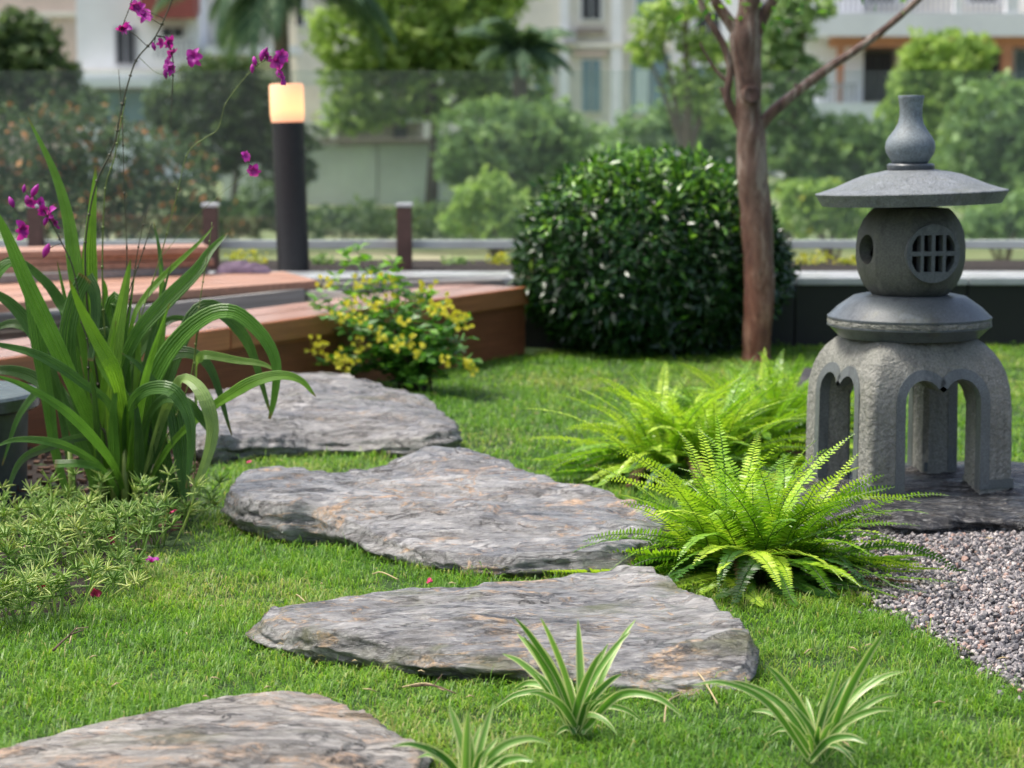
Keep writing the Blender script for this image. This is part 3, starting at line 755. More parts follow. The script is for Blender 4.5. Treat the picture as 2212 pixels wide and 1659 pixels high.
def spider(base, tips, label, seed, yb):
    rs = random.Random(seed); b = at_z(base[0], base[1], .01)
    root = empty('spider_plant', b, label, 'spider plant', 'striped spider plants at the front of the lawn')
    for i, (u, v) in enumerate(tips):
        Y = b.y + rs.uniform(-.07, .09)
        tp = at_d(u, v, Y); tp.z = max(tp.z, .015)
        st = b + Vector((rs.uniform(-.01,.01), rs.uniform(-.01,.01), .005))
        h = (tp-st).length
        flat = abs(tp.x-st.x)/(abs(tp.z-st.z)+.01)
        m1 = st.lerp(tp, .35) + Vector((0, 0, h*(.06+.11*min(2, flat))))
        m2 = st.lerp(tp, .72) + Vector((0, 0, h*(.04+.09*min(2, flat))))
        mb = MB(); wd = rs.uniform(.009, .0128)*(.8 if h < .08 else 1)
        ribbon(mb, [st, m1, m2, tp], wd, lambda t: (.6+.4*min(1, t*4))*max(0, 1-t**2.6)**.8+.02, (rs.uniform(-.5,.5), -1, .55), rs.random(), 9, .35, 0, 18, rs.uniform(-.5,.5))
        mb.build('leaf', M['spider'], root)
    for k in range(9):   # short inner leaves
        az = rs.uniform(0, 6.28); ln = rs.uniform(.05, .1)
        st = b + Vector((0,0,.004)); e = st + Vector((math.cos(az)*ln*.7, math.sin(az)*ln*.5, ln*.75))
        mb = MB(); ribbon(mb, [st, st.lerp(e,.5)+Vector((0,0,.012)), e], .009, lambda t: (.6+.4*min(1, t*4))*max(0, 1-t**2.6)**.8+.02, (0,-1,.4), rs.random(), 9, .35, 0, 12)
        mb.build('leaf', M['spider'], root)
c2 = lambda x, y: (777.7+.375*x, 1036.9+.375*y)
c3 = lambda x, y: (1382.5+.375*x, 1036.9+.375*y)
spider((1247,1590), [c2(*p) for p in [(890,790),(905,885),(820,1000),(1040,790),(1255,800),(1590,800),(1430,940),(870,1210),(765,1325),(995,1095),(1510,1115),(1870,1365),(1640,1400),(1485,1470),(1500,1215),(1050,960),(1560,870),(960,1230),(1400,980),(1120,1600),(1450,1250),(940,900)]],
       'middle striped spider plant in front of the near slate stone', 3, 3.0)
spider((1762,1650), [c3(*p) for p in [(290,1185),(420,1180),(720,1060),(790,1260),(1170,1025),(1420,862),(1212,1130),(1530,1100),(1385,1120),(1495,1232),(1480,1325),(1150,1460),(1255,1585),(1250,1650),(640,1330),(1310,1520),(860,1290),(1100,1240),(730,1480),(1440,1160)]],
       'striped spider plant at the bottom right of the lawn', 4, 2.9)
spider((1015,1725), [c2(*p) for p in [(510,1290),(600,1330),(770,1280),(180,1535),(625,1320),(1100,1520),(880,1600),(560,1420),(700,1400),(330,1600),(1000,1620)]],
       'striped spider plant cut off by the bottom edge, right of the tan stone', 5, 2.8)

# ---- purple ground orchid
z1 = lambda x, y: (.3516*x, .3516*y)
ORC = Vector((at_z(265,1112,.02).x, at_z(265,1112,.02).y, .02))
orchid = empty('ground_orchid', ORC, 'tall green plant with pleated strap leaves and magenta orchid flowers at the left', 'orchid plant')
Y0 = ORC.y
def oleaf(pts, wpx, r, near=0.0, tip=0.0, prof=None, twist=0, nref=(0,-1,.45), fold=.25):
    n = len(pts); P = []
    for i, (u, v) in enumerate(pts):
        t = i/(n-1); P.append(at_d(u, v, Y0 + near*min(1, t*2) + tip*t*t))
    wpx = wpx*.82; mb = MB()
    prof = prof or (lambda t: min(1, .35+t*1.6)*max(0, 1-max(0, t-.45)/.56)**.75+.015)
    ribbon(mb, P, wpx*Y0/F, prof, nref, r, 13, fold, .022, 30, twist)
    mb.build('leaf', M['orchid'], orchid, smooth=False)
bigp = lambda t: min(1, .4+t*1.3)*max(0, 1-max(0, t-.55)/.46)**.7+.015
blunt = lambda t: min(1, .4+t*1.5)
OL = [
 ([(255,1095),(200,930),(130,770),(60,620),(12,505),(-20,440)], 50, .62, -.06, -.05, bigp),
 ([(240,1090),(195,820),(165,600),(148,475),(116,369),(60,253)], 40, .66, .03, .05, None),
 ([(232,1080),(205,800),(193,600),(196,492),(207,360)], 42, .8, .05, .02, bigp),
 ([(243,1090),(165,850),(146,740),(163,650),(187,598)], 48, .38, .0, -.02, blunt),
 ([(187,598),(207,640),(205,720),(196,780)], 40, .2, -.02, -.02, lambda t: 1-.5*t),
 ([(275,1105),(272,960),(264,870),(246,800),(211,735),(176,668),(150,605)], 42, .84, -.1, -.05, bigp),
 ([(245,1000),(240,880),(246,764),(264,655),(282,560)], 42, .88, -.02, 0, bigp),
 ([(262,1090),(255,850),(288,736),(351,659),(422,588),(453,543),(492,503)], 42, .52, .0, .1, bigp),
 ([(262,850),(285,700),(309,648),(351,599),(400,553),(436,518),(462,488)], 18, .8, .06, .05, None),
 ([(300,1095),(308,950),(323,850),(351,782),(397,722),(450,682),(492,673),(527,687),(570,729),(594,775),(598,815),(591,870),(582,905)], 50, .58, -.05, -.02, lambda t: min(1,.3+t*3)*max(0,1-max(0,t-.3)/.72)**.6+.02),
 ([(425,900),(424,800),(430,775),(448,767),(510,778),(562,785),(592,798)], 24, .95, -.02, -.02, lambda t: min(1,.15+max(0,t-.2)*6)*max(0,1-max(0,t-.5)/.5)**.5+.02),
 ([(290,1095),(370,960),(450,887),(500,852),(550,824),(605,811),(650,822),(683,858)], 34, .75, -.12, -.03, lambda t: min(1,.3+t*1.4)*max(0,1-max(0,t-.5)/.5)**.6+.02),
 ([(300,1085),(345,920),(385,828),(415,826),(443,865),(458,925),(448,985),(420,1060),(412,1090)], 40, 1.0, -.1, -.05, bigp),
 ([(290,1085),(272,960),(281,880),(316,843),(366,841),(397,877),(412,925),(410,993),(402,1055)], 38, .42, -.14, -.05, bigp),
 ([(290,1085),(310,930),(351,864),(404,870),(440,912),(458,945),(448,982)], 28, .3, -.08, -.03, None),
 ([(320,900),(360,868),(378,890),(388,950),(395,1030),(400,1095)], 52, .3, -.02, -.02, bigp),
 ([(262,860),(292,872),(334,940),(365,1030),(388,1090)], 54, .12, .02, 0, bigp),
 ([(275,1095),(246,895),(176,827),(88,771),(10,748),(-40,742)], 30, .4, -.12, -.08, bigp),
 ([(275,1100),(253,1021),(211,957),(141,887),(53,834),(-20,808)], 26, .6, -.16, -.08, bigp),
 ([(270,1090),(218,1010),(158,971),(105,954),(35,950),(-10,965)], 24, .45, -.16, -.06, bigp),
 ([(270,1100),(228,1022),(176,1003),(118,1003)], 22, .5, -.14, 0, blunt),
 ([(240,1000),(200,945),(105,965),(42,1000),(8,1090)], 24, .1, -.1, -.05, bigp),
 ([(235,1050),(205,850),(160,700),(134,659),(98,609),(30,560),(-30,590)], 30, .35, .06, .02, bigp),
 ([(150,1085),(120,975),(105,870),(85,750),(66,640),(40,560),(25,530)], 40, .5, .0, 0, bigp),
 ([(-60,760),(-20,620),(20,570),(55,590)], 34, .5, .03, 0, bigp),
 ([(260,1080),(240,900),(300,760),(370,690),(440,700)], 34, .2, .1, .06, None),
 ([(250,1080),(200,900),(120,760),(40,700),(-40,720)], 40, .16, .1, .04, bigp),
 ([(240,1080),(170,900),(80,820),(0,800),(-50,830)], 36, .1, .08, .0, bigp),
 ([(280,1095),(318,900),(345,760),(350,640),(345,560)], 30, .66, .07, .04, None),
 ([(265,1080),(300,880),(335,780),(352,700),(347,560),(332,480)], 26, .3, .1, .05, None),
 ([(245,1080),(222,900),(215,750),(228,640),(222,600)], 30, .7, .08, 0, None),
 ([(150,1000),(120,830),(60,700),(0,640),(-40,640)], 36, .3, .05, 0, bigp),
 ([(275,1095),(290,980),(270,870),(225,800),(205,770)], 34, .75, -.05, 0, bigp),
 ([(285,1090),(325,1000),(350,930),(345,850),(300,790),(262,762)], 30, .35, -.03, 0, None),
 ([(255,1100),(248,1000),(245,900),(255,800)], 30, .55, -.08, 0, None),
 ([(285,1100),(300,1020),(298,920),(290,850)], 28, .2, -.08, 0, None),
 ([(210,1085),(190,1000),(150,900),(130,820)], 34, .3, -.04, 0, None),
 ([(320,1095),(345,1000),(338,900),(330,850)], 34, .35, -.02, 0, None),
]
for q in OL: oleaf(q[0], q[1], q[2], q[3], q[4], q[5], twist=random.uniform(-.35, .35), nref=(random.uniform(-.35,.35), -1, random.uniform(.2,.7)))
rs_ = random.Random(77)
for k in range(9):
    bu = rs_.uniform(215, 310); side = rs_.choice([-1,-1,1]); sp = rs_.uniform(20, 200)*side; top = rs_.uniform(600, 860)
    oleaf([(bu, 1095), (bu+sp*.25, (1095+top)/2), (bu+sp*.7, top), (bu+sp*1.2, top+rs_.uniform(0, 90)), (bu+sp*1.5, top+rs_.uniform(90, 240))], rs_.uniform(26, 44), rs_.uniform(.05, .5), rs_.uniform(.02, .14), rs_.uniform(-.05, .1), bigp, twist=rs_.uniform(-.4, .4), nref=(rs_.uniform(-.4,.4), -1, rs_.uniform(.2,.8)))
for k in range(16):   # straighter, narrower young leaves
    bu = rs_.uniform(200, 315); lean_ = rs_.uniform(-110, 110); top = rs_.uniform(540, 800)
    oleaf([(bu, 1095), (bu+lean_*.2, 950), (bu+lean_*.5, (950+top)/2), (bu+lean_, top)], rs_.uniform(14, 30), rs_.uniform(.15, .95), rs_.uniform(-.08, .12), rs_.uniform(-.06, .08), None, twist=rs_.uniform(-.5, .5), nref=(rs_.uniform(-.7,.7), -1, rs_.uniform(0,.5)))
# sheathed stem bases
for u, dx in ((250,-6),(270,0),(292,8),(225,-12),(160,-10)):
    mb = MB(); tube(mb, [at_d(u, 1118, Y0-.02), at_d(u+dx*.3, 1060, Y0-.03), at_d(u+dx, 960, Y0-.03)], [.009,.009,.004], 8, (.6,.5,.5))
    mb.build('stem', M['stem_green'], orchid)
def flower(mb, p, size, rs, bud=False):
    ax = Vector((rs.uniform(-1,1), rs.uniform(-1.2,-.1), rs.uniform(-.5,.5))).normalized()
    a = ax.orthogonal().normalized(); b = ax.cross(a)
    if bud:
        d = Vector((rs.uniform(-.5,.5), rs.uniform(-.3,.3), rs.choice([-1,1])*.9)).normalized()
        tube(mb, [p-d*size*.5, p-d*size*.25, p, p+d*size*.3, p+d*size*.55], [size*.06, size*.2, size*.26, size*.18, size*.02], 8, (rs.uniform(.2,.7),.5,.5)); return
    ph = rs.uniform(0, 6.28)
    for k in range(6):
        g = ph + k*math.pi/3; d = a*math.cos(g)+b*math.sin(g)
        lip = k == 5
        L_ = size*(.62 if not lip else .5)*rs.uniform(.85, 1.1)
        pts = [p, p+d*L_*.5+ax*L_*(.22), p+d*L_+ax*L_*rs.uniform(-.25, .3)]
        ribbon(mb, pts, L_*(.85 if k % 2 == 0 or lip else .55), lambda t: math.sin(math.pi*min(1, .12+t*.88))**.7+.02, ax, rs.uniform(.3, .9) if not lip else .05, 5, .3, 0, 6)
def spike(pts, rad, flowers, seed, dark=True, depth=0.0, tip=0.0, base=None):
    rs = random.Random(seed); n = len(pts)
    P = [at_d(u, v, Y0 + depth + tip*i/(n-1)) for i, (u, v) in enumerate(pts)]
    C = catmull(P, 6*n); mb = MB()
    tube(mb, C, [rad*(1-.5*i/len(C)) for i in range(len(C))], 6)
    for k in range(2, len(C)-2, 5):   # nodes
        tube(mb, [C[k], C[k].lerp(C[k+1], .35)], rad*1.5, 6)
    st = mb.build('flower_stem', M['stem_dark'] if dark else M['stem_green'], orchid)
    for fl in flowers:
        u, v, s = fl[:3]; p = at_d(u, v, Y0+depth+tip*(fl[4] if len(fl) > 4 else 1)); m2 = MB()
        flower(m2, p, s*Y0/F, rs, len(fl) > 3 and fl[3])
        near = min(C, key=lambda q: (q-p).length)
        m2.build('flower', M['petal'], st)
        if (near-p).length < .06:
            m3 = MB(); tube(m3, [near, near.lerp(p, .5)+Vector((0,0,.002)), p], .0009, 5); m3.build('flower_stalk', M['stem_dark'], st)
spike([(250,1085),(228,940),(218,922),(193,834),(190,743),(176,694),(169,634),(155,571),(130,518),(110,480),(95,455),(75,425),(50,430)], .0022,
      [(25,437,26,True),(75,412,30,True),(66,435,26,False),(85,440,26,False),(92,455,24,False),(112,462,34,False),(122,478,36,False),(98,478,20,True),(45,497,40,False),(100,541,32,True),(52,408,18,True)], 2, depth=-.03)
spike([(240,1080),(215,850),(192,700),(184,560),(190,480),(211,387),(246,316),(260,246),(281,165),(299,123),(337,77),(372,0),(380,-30)], .0026,
      [(302,20,30,False),(312,36,34,False),(292,12,24,False),(262,58,26,False),(274,62,30,False)], 4, depth=.02)
spike([(245,1080),(232,800),(222,640),(222,520),(228,404),(246,345),(262,262),(272,210)], .0022, [], 5, dark=False, depth=.03)
spike([(337,77),(358,84),(372,120),(374,160),(371,210),(369,275)], .0016, [(345,92,24,False),(362,90,28,False),(368,112,32,False),(364,138,30,False),(357,160,20,True),(366,150,24,False),(332,100,20,True)], 6, depth=.02)
spike([(262,66),(270,42),(282,10),(290,-25)], .0014, [], 61, depth=.02)
spike([(299,123),(345,160),(395,150),(420,125)], .0006, [(420,125,36,False)], 7, dark=False, depth=.02)
spike([(255,1060),(262,860),(300,700),(345,560),(380,430),(404,334),(440,300),(471,278),(487,225),(520,179),(545,151),(575,130),(605,140)], .0014,
      [(550,132,22,True),(545,148,20,True),(566,120,26,True),(573,112,22,True),(580,122,22,False),(598,134,28,False),(608,122,28,False),(606,150,28,False),(607,171,32,False)], 8, dark=False, depth=.03)
spike([(345,560),(420,470),(500,400),(542,368)], .0006, [(548,368,30,False),(530,338,24,False,.6)], 9, dark=False, depth=.05)
spike([(262,1020),(258,800),(263,690),(274,560),(268,400),(264,260),(256,150)], .0015, [], 10, depth=.05)
spike([(255,1020),(254,760),(275,680),(290,590),(302,518),(320,450)], .0017, [], 11, depth=.04)
spike([(250,1020),(246,800),(253,715),(281,623),(300,570),(318,515),(330,480)], .0017, [], 12, depth=.0)
spike([(300,1080),(380,900),(415,800),(428,680),(440,600),(450,540),(458,480)], .0016, [], 13, dark=False, depth=-.02)
spike([(420,1090),(422,900),(420,800),(430,690)], .0018, [], 14, dark=False, depth=-.02)

# ---- needle-leaved moss rose patch
def moss_rose():
    rs = random.Random(21); k = 0
    flowers = {(150,1120): 1, (172,1140): 1, (372,1105): 1, (325,1212): 2, (92,1276): 1, (205,1285): 1, (240,1170): 1, (4,1180): 1, (60,1180): 2, (300,1150): 2, (160,1230): 2, (30,1290): 1, (262,1205): 2, (345,1140): 1, (118,1255): 1}
    spots = [(15,1165,'at the left edge in front of the stone table'),(85,1135,'touching the foot of the stone table'),(165,1125,'just in front of the dark soil gap below the orchid'),(240,1165,'directly in front of the orchid stems'),(375,1125,'at the right tip of the patch under the drooping orchid leaf'),(20,1245,'at the left edge, halfway down the patch'),(92,1262,'in the very middle of the patch, front row'),
      (165,1200,'in the very middle of the patch, second row'),(205,1275,'at the lawn edge beside the dark red bloom'),(300,1185,'between the orchid stems and the fallen pink flower'),(130,1325,'at the lower corner of the patch next to the forked twig'),(50,1340,'lowest in the patch at the left'),(-25,1330,'cut off by the left edge, lowest in the patch'),(265,1235,'left of the fallen pink flower'),(-35,1210,'cut off by the left edge, behind the others'),(350,1165,'right of the orchid stems, behind the fallen pink flower'),
      (118,1195,'in the middle of the patch close to the soil gap'),(60,1200,'in the left half of the patch, third from the table'),(210,1225,'in the right half of the patch, below the orchid base'),(400,1105,'farthest right, standing against the drooping orchid leaves')]
    for i, (u, v, where_) in enumerate(spots):
        c = at_z(u+rs.uniform(-14,14), v+14+rs.uniform(-10,16), 0); c.z = gz(c.x, c.y)+.003; vig = rs.choice([.7, .9, 1, 1.15, 1.35])
        root = empty('moss_rose', c, 'needle-leaved moss rose ' + where_, 'moss rose', 'needle-leaved moss roses below the orchid')
        for j in range(10):
            az = rs.uniform(0, 6.28); sp = rs.uniform(.0, .085); h = rs.uniform(.03, .095)*vig
            b = c + Vector((math.cos(az)*sp*.4, math.sin(az)*sp*.4, 0)); e = c + Vector((math.cos(az)*sp*1.1, math.sin(az)*sp*1.1, h))
            mb = MB(); C = catmull([b, b.lerp(e, .5)+Vector((rs.uniform(-.008,.008),0,.006)), e], 8)
            tone = rs.uniform(.1, .95)
            tube(mb, C, .0016, 5, (tone, .5, .5))
            for q in range(4, 9):
                p = C[q]; nl = 13 if q == 8 else (3 if q % 2 else 0)
                for _ in range(nl):
                    a = rs.uniform(0, 6.28); el = rs.uniform(.1, 1.1) if q == 8 else rs.uniform(-.2, .7)
                    d = Vector((math.cos(a)*math.cos(el), math.sin(a)*math.cos(el), math.sin(el))); ln = rs.uniform(.019, .034)
                    tube(mb, [p, p+d*ln*.5+Vector((0,0,.001)), p+d*ln+Vector((0,0,.002*rs.uniform(-1,1.5)))], [.0012,.0015,.0004], 4, (min(1, max(0, tone+rs.uniform(-.25,.25))), .5, .5), cap=False)
            mb.build('stem', M['purslane'], root)
        near = [f for f in flowers if abs(f[0]-u) < 28 and abs(f[1]-v) < 24]
        for f in near[:1]:
            m2 = MB(); p = at_d(f[0], f[1], c.y-.15)
            for _ in range(8):
                d = Vector((rs.uniform(-1,1), rs.uniform(-1,1), rs.uniform(.1,1))).normalized()*.012
                ribbon(m2, [p, p+d*.6, p+d+Vector((0,0,-.003))], .012, lambda t: .4+.6*math.sin(math.pi*t), (0,-1,.2), .2, 4, .6, 0, 5)
            m2.build('flower', M['wilt'] if flowers[f] == 1 else M['petal'], root)
    # fallen pink petals
    m3 = MB(); p = at_z(328, 1215, .035)
    for _ in range(6):
        d = Vector((rs.uniform(-1,1), rs.uniform(-1,1), rs.uniform(0,.5))).normalized()*.013
        ribbon(m3, [p, p+d*.6+Vector((0,0,.003)), p+d], .011, lambda t: .4+.6*math.sin(math.pi*t), (0,-.4,1), .6, 4, .5, 0, 5)
    tag(m3.build('fallen_flower', M['petal']), 'crumpled pink flower fallen at the right edge of the moss rose patch', 'fallen flower')
    for u, v, lab in [(925,1258,'small dark red wilted flower on the grass below the long slate stone'), (537,1000,'tiny dark red petal on the grass beside the left end of the long slate stone')]:
        m4 = MB(); p = at_z(u, v, .03)
        for _ in range(4):
            d = Vector((rs.uniform(-1,1), rs.uniform(-1,1), rs.uniform(0,.6))).normalized()*.009
            ribbon(m4, [p, p+d*.6, p+d], .008, lambda t: .4+.6*math.sin(math.pi*t), (0,-.4,1), .6, 4, .5, 0, 5)
        tag(m4.build('fallen_flower', M['wilt']), lab, 'fallen flower')
    m5 = MB(); p = at_z(1832,1240,.03)
    ribbon(m5, [p, p+Vector((.008,0,.006)), p+Vector((.018,0,.001))], .009, lambda t: .4+.6*math.sin(math.pi*t), (0,-.4,1), .6, 4, .5, 0, 5)
    tag(m5.build('fallen_flower', M['petal']), 'magenta petal lying on the gravel beside the large front fern', 'fallen flower')
moss_rose()

# ---- round clipped bush
def round_bush():
    Yc = 8.0; c = at_d(1394, 560, Yc); base = Vector((c.x, Yc, 0))
    root = empty('round_bush', base, 'large clipped round bush with glossy dark green leaves and tiny white flowers', 'bush')
    rx, ry, z0, z1_ = 283*Yc/F, .36, -.03, at_d(1430, 322, Yc).z
    cz = (z0+z1_)/2*.96; rz = (z1_-z0)/2
    n = 27000
    d = norm(np.random.randn(n, 3)); 
    # fuller, boxier sides
    sup = np.abs(d)**.97*np.sign(d); low_ = d[:, 2] < .1; sup[low_, :2] *= 1.04
    rad = 1 - np.abs(np.random.randn(n))*.08; rad = np.clip(rad, .45, 1); fill = np.random.rand(n) < .3; rad[fill] = np.random.uniform(.45, .9, fill.sum())
    lump = np.array([noise.noise(Vector(q)*2.6)*.07 + noise.noise(Vector(q)*7)*.035 for q in d])
    P = sup*(rad+lump)[:, None]*[rx, ry, rz] + [base.x+.02, base.y, cz]
    P[:, 2] = np.maximum(P[:, 2], .03)
    stray = (np.random.rand(n) < .012) & (d[:, 2] > -.1); P[stray] += d[stray]*[.035, .03, .045]
    out = norm(d*[1/rx, 1/ry, 1/rz])
    A = norm(out*.55 + np.random.randn(n, 3)*.7 + [0,0,-.12]); Nn = norm(out + np.random.randn(n, 3)*.6 + [0,0,.5])
    Ls = np.random.uniform(.030, .054, n); Ws = Ls*np.random.uniform(.27, .38, n)
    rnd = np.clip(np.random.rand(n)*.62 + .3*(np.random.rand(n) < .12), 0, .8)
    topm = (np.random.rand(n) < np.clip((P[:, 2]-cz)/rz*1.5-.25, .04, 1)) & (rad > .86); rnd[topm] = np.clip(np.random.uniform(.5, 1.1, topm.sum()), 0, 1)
    # the nearest leaves one by one
    score = out[:, 1]*1.0 - rad*.6 + np.random.rand(n)*.5
    idx = np.argsort(score); single, rest = idx[:220], idx[220:]
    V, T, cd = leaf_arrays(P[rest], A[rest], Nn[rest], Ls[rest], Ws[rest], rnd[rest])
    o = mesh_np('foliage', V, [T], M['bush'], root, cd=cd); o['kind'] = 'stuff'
    shared = []
    for r in (.1, .35, .6, .85):
        V, T, cd = leaf_arrays(np.zeros((1,3)), np.array([[1.,0,0]]), np.array([[0,0,1.]]), np.array([.034]), np.array([.0105]), np.array([r]))
        ob = mesh_np('leaf', V, [T], M['bush'], None, cd=cd); shared.append(ob.data); bpy.data.objects.remove(ob)
    for i in single:
        a = Vector(A[i]); u_ = Vector(Nn[i]); s_ = a.cross(u_).normalized(); u_ = s_.cross(a)
        ob = bpy.data.objects.new('leaf', shared[min(3, int(rnd[i]*4))])
        m = Matrix((a, -s_, u_)).transposed().to_4x4(); ob.rotation_euler = m.to_euler(); ob.location = Vector(P[i]); s = Ls[i]/.034; ob.scale = (s, s, s)
        link(ob, root)
    mb = MB()
    for _ in range(12):
        a = random.uniform(0, 6.28); e = random.uniform(.3, 1.2)
        p = base + Vector((random.uniform(-.05,.05), random.uniform(-.05,.05), 0))
        q = Vector((base.x+math.cos(a)*math.cos(e)*rx*.85, base.y+math.sin(a)*math.cos(e)*ry*.85, cz+math.sin(e)*rz*.8))
        tube(mb, catmull([p, p.lerp(q, .5)+Vector((0,0,.05)), q], 6), [.008*(1-.12*k) for k in range(7)], 5)
    mb.build('branches', M['core_twig'], root)
    for u, v in [(1548,396),(1462,330),(1600,500),(1340,640),(1515,560),(1610,390),(1690,625),(1575,345),(1300,520),(1380,380),(1690,530)]:
        m2 = MB(); dx = (u-1402)/292; Y = Yc - ry*math.sqrt(max(.05, 1-dx*dx))*.85 if v > 400 else Yc-.1
        p = at_d(u, v, Y)
        for k in range(5):
            g = k*1.2566; dd = Vector((math.cos(g), -.2, math.sin(g)))*.011
            ribbon(m2, [p, p+dd*.6, p+dd], .009, lambda t: .4+.6*math.sin(math.pi*t), (0,-1,0), .5, 4, .2, 0, 4)
        m2.build('blossom', M['white_petal'], root)
round_bush()

# ---- yellow flowering shrub
def yellow_shrub():
    rs = random.Random(4); b = at_z(900, 845, 0); b.z = 0
    root = empty('yellow_flowering_shrub', b, 'leafy shrub with small yellow flower clusters against the brown deck', 'shrub')
    ends = [(690,640),(720,600),(745,545),(770,538),(800,560),(850,570),(790,620),(830,600),(680,700),(670,748),(700,780),(740,760),(770,700),(810,680),(860,660),(900,640),(940,665),(985,690),(1003,695),(950,720),(900,710),(860,740),(820,750),(970,775),(1020,785),(990,760),(930,770),(880,790),(720,680),(760,660),(920,622),(840,790),(780,800),(900,830),(950,810),(690,660),(1000,735),(870,700)]
    fl = [(672,742),(690,750),(720,765),(740,790),(760,770),(735,690),(780,680),(800,655),(755,655),(815,560+45),(845,605),(815,720),(850,745),(880,735),(870,690),(905,640),(925,620),(952,668),(975,680),(1003,695),(960,650),(905,755),(965,775),(1010,785),(1018,795),(780,745),(735,780),(930,665),(990,690),(840,640),(700,610),(770,610)]
    lf = []
    for i, (u, v) in enumerate(ends):
        Y = b.y + rs.uniform(-.2, .02) if v > 640 else b.y + rs.uniform(-.02, .12)
        e = at_d(u, v, Y); st = b + Vector((rs.uniform(-.05,.05), rs.uniform(-.04,.04), 0))
        C = catmull([st, st.lerp(e, .45)+Vector((0,0,.05)), e], 10); mb = MB()
        tube(mb, C, [.003*(1-.07*k) for k in range(11)], 5)
        mb.build('stem', M['core_twig'], root)
        for q in range(3, 11):
            for _ in range(6 if q < 10 else 8):
                a = rs.uniform(0, 6.28); d = Vector((math.cos(a), math.sin(a), rs.uniform(-.2, .7)))
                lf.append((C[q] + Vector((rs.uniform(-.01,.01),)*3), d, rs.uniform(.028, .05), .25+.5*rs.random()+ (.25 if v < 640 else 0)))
    n = len(lf); C_ = np.array([tuple(x[0]) for x in lf]); A = np.array([tuple(x[1]) for x in lf]); L_ = np.array([x[2] for x in lf]); r_ = np.clip([x[3] for x in lf], 0, 1)
    Nn = norm(np.random.randn(n, 3)*.5+[0,-.2,1]); big = np.argsort(-(L_ - C_[:, 1]*.02))
    sg, rest = big[:200], big[200:]
    V, T, cd = leaf_arrays(C_[rest], A[rest], Nn[rest], L_[rest], L_[rest]*.45, r_[rest]); o = mesh_np('foliage', V, [T], M['shrub'], root, cd=cd); o['kind'] = 'stuff'
    for i in sg:
        V, T, cd = leaf_arrays(C_[i:i+1], A[i:i+1], Nn[i:i+1], L_[i:i+1], L_[i:i+1]*.5, r_[i:i+1])
        mesh_np('leaf', V, [T], M['shrub'], root, cd=cd)
    for u, v in fl:
        m2 = MB(); Y = b.y-.2 if v > 640 else b.y+.0; c = at_d(u, v, Y)
        for _ in range(6):
            p = c + Vector((rs.uniform(-.024,.024), rs.uniform(-.02,.02), rs.uniform(-.022,.022))); tube(m2, [c-Vector((0,0,.02)), p], .0006, 4); ax = Vector((rs.uniform(-.6,.6), -1, rs.uniform(-.3,.8)))
            for k in range(5):
                g = k*1.257+rs.random(); dd = Vector((math.cos(g), -.3, math.sin(g)))*.008
                ribbon(m2, [p, p+dd*.6, p+dd], .007, lambda t: .4+.6*math.sin(math.pi*t), ax, rs.random(), 3, .2, 0, 3)
        m2.build('flower_cluster', M['yellow'], root)
yellow_shrub()

# ---- garden tree
def garden_tree():
    Y = 7.66; base = at_d(1636, 772, Y); base.z = 0
    root = empty('garden_tree', base, 'slender bare-stemmed tree with smooth mottled brown bark right of the round bush', 'tree')
    def P(l): return [at_d(u, v, Y+(q[0] if q else 0)) for (u, v, *q) in l]
    k = Y/F
    mb = MB()
    C = catmull(P([(1634,785),(1635,760),(1637,680),(1640,580),(1632,450),(1624,350),(1622,290),(1616,250),(1618,200),(1612,130),(1610,80),(1616,30),(1622,-40),(1630,-140)]), 52)
    rd = np.interp(np.linspace(0, 1, 53), [0,.06,.2,.35,.5,.62,.7,.76,.84,1], [41,31,33,34,29,27,31,36,25,20])*k
    tube(mb, C, list(rd), 20, wob=.12)
    trunk = mb.build('trunk', M['bark'], root)
    for pts, r0, r1 in [
        ([(1600,275),(1580,235),(1570,205),(1577,150),(1562,95),(1530,40),(1508,-10),(1490,-80)], 10, 6),
        ([(1612,110),(1592,70),(1565,30),(1545,0),(1520,-70)], 16, 9),
        ([(1622,95),(1640,55),(1655,25),(1672,-5),(1700,-80)], 16, 10),
        ([(1640,275),(1665,245),(1700,215),(1745,180),(1800,140),(1860,100),(1920,55),(1985,-2),(2060,-80)], 13, 6),
        ([(1574,180),(1545,150),(1518,105),(1512,90)], 5, 2),
        ([(1568,210),(1560,195),(1556,188)], 6, 4), ([(1872,92),(1865,78)], 6, 4), ([(1722,190),(1716,180)], 5, 4), ([(1530,40),(1520,30)], 5, 4)]:
        m2 = MB(); C = catmull(P(pts), 6*len(pts)); n = len(C)
        tube(m2, C, [(r0+(r1-r0)*i/n)*k*(1+.12*noise.noise(C[i]*20)) for i in range(n)], 12, wob=.15)
        m2.build('limb', M['bark'], root)
    m3 = MB(); c = at_d(1622, 205, Y-.05)   # pruned scar
    lathe(m3, [(.0, -.008),(.026,-.008),(.034,0),(.03,.012),(.018,.008),(.0,.004)], c, 20, Matrix.Rotation(R(80), 3, 'X') @ Matrix.Rotation(R(12), 3, 'Y'))
    m3.build('branch_scar', M['bark'], root)
    n = 260; cen = np.array([tuple(at_d(*random.choice([(1640,5),(1560,-20),(1700,-30),(1620,-60),(1500,-40),(1900,-60),(2000,-60)]), Y)) for _ in range(n)]) + np.random.randn(n, 3)*[.09,.09,.05]
    V, T, cd = leaf_arrays(cen, np.random.randn(n, 3), norm(np.random.randn(n, 3)+[0,0,1]), np.random.uniform(.025,.05,n), np.random.uniform(.012,.02,n), np.random.rand(n))
    o = mesh_np('foliage', V, [T], M['shrub'], root, cd=cd); o['kind'] = 'stuff'
garden_tree()

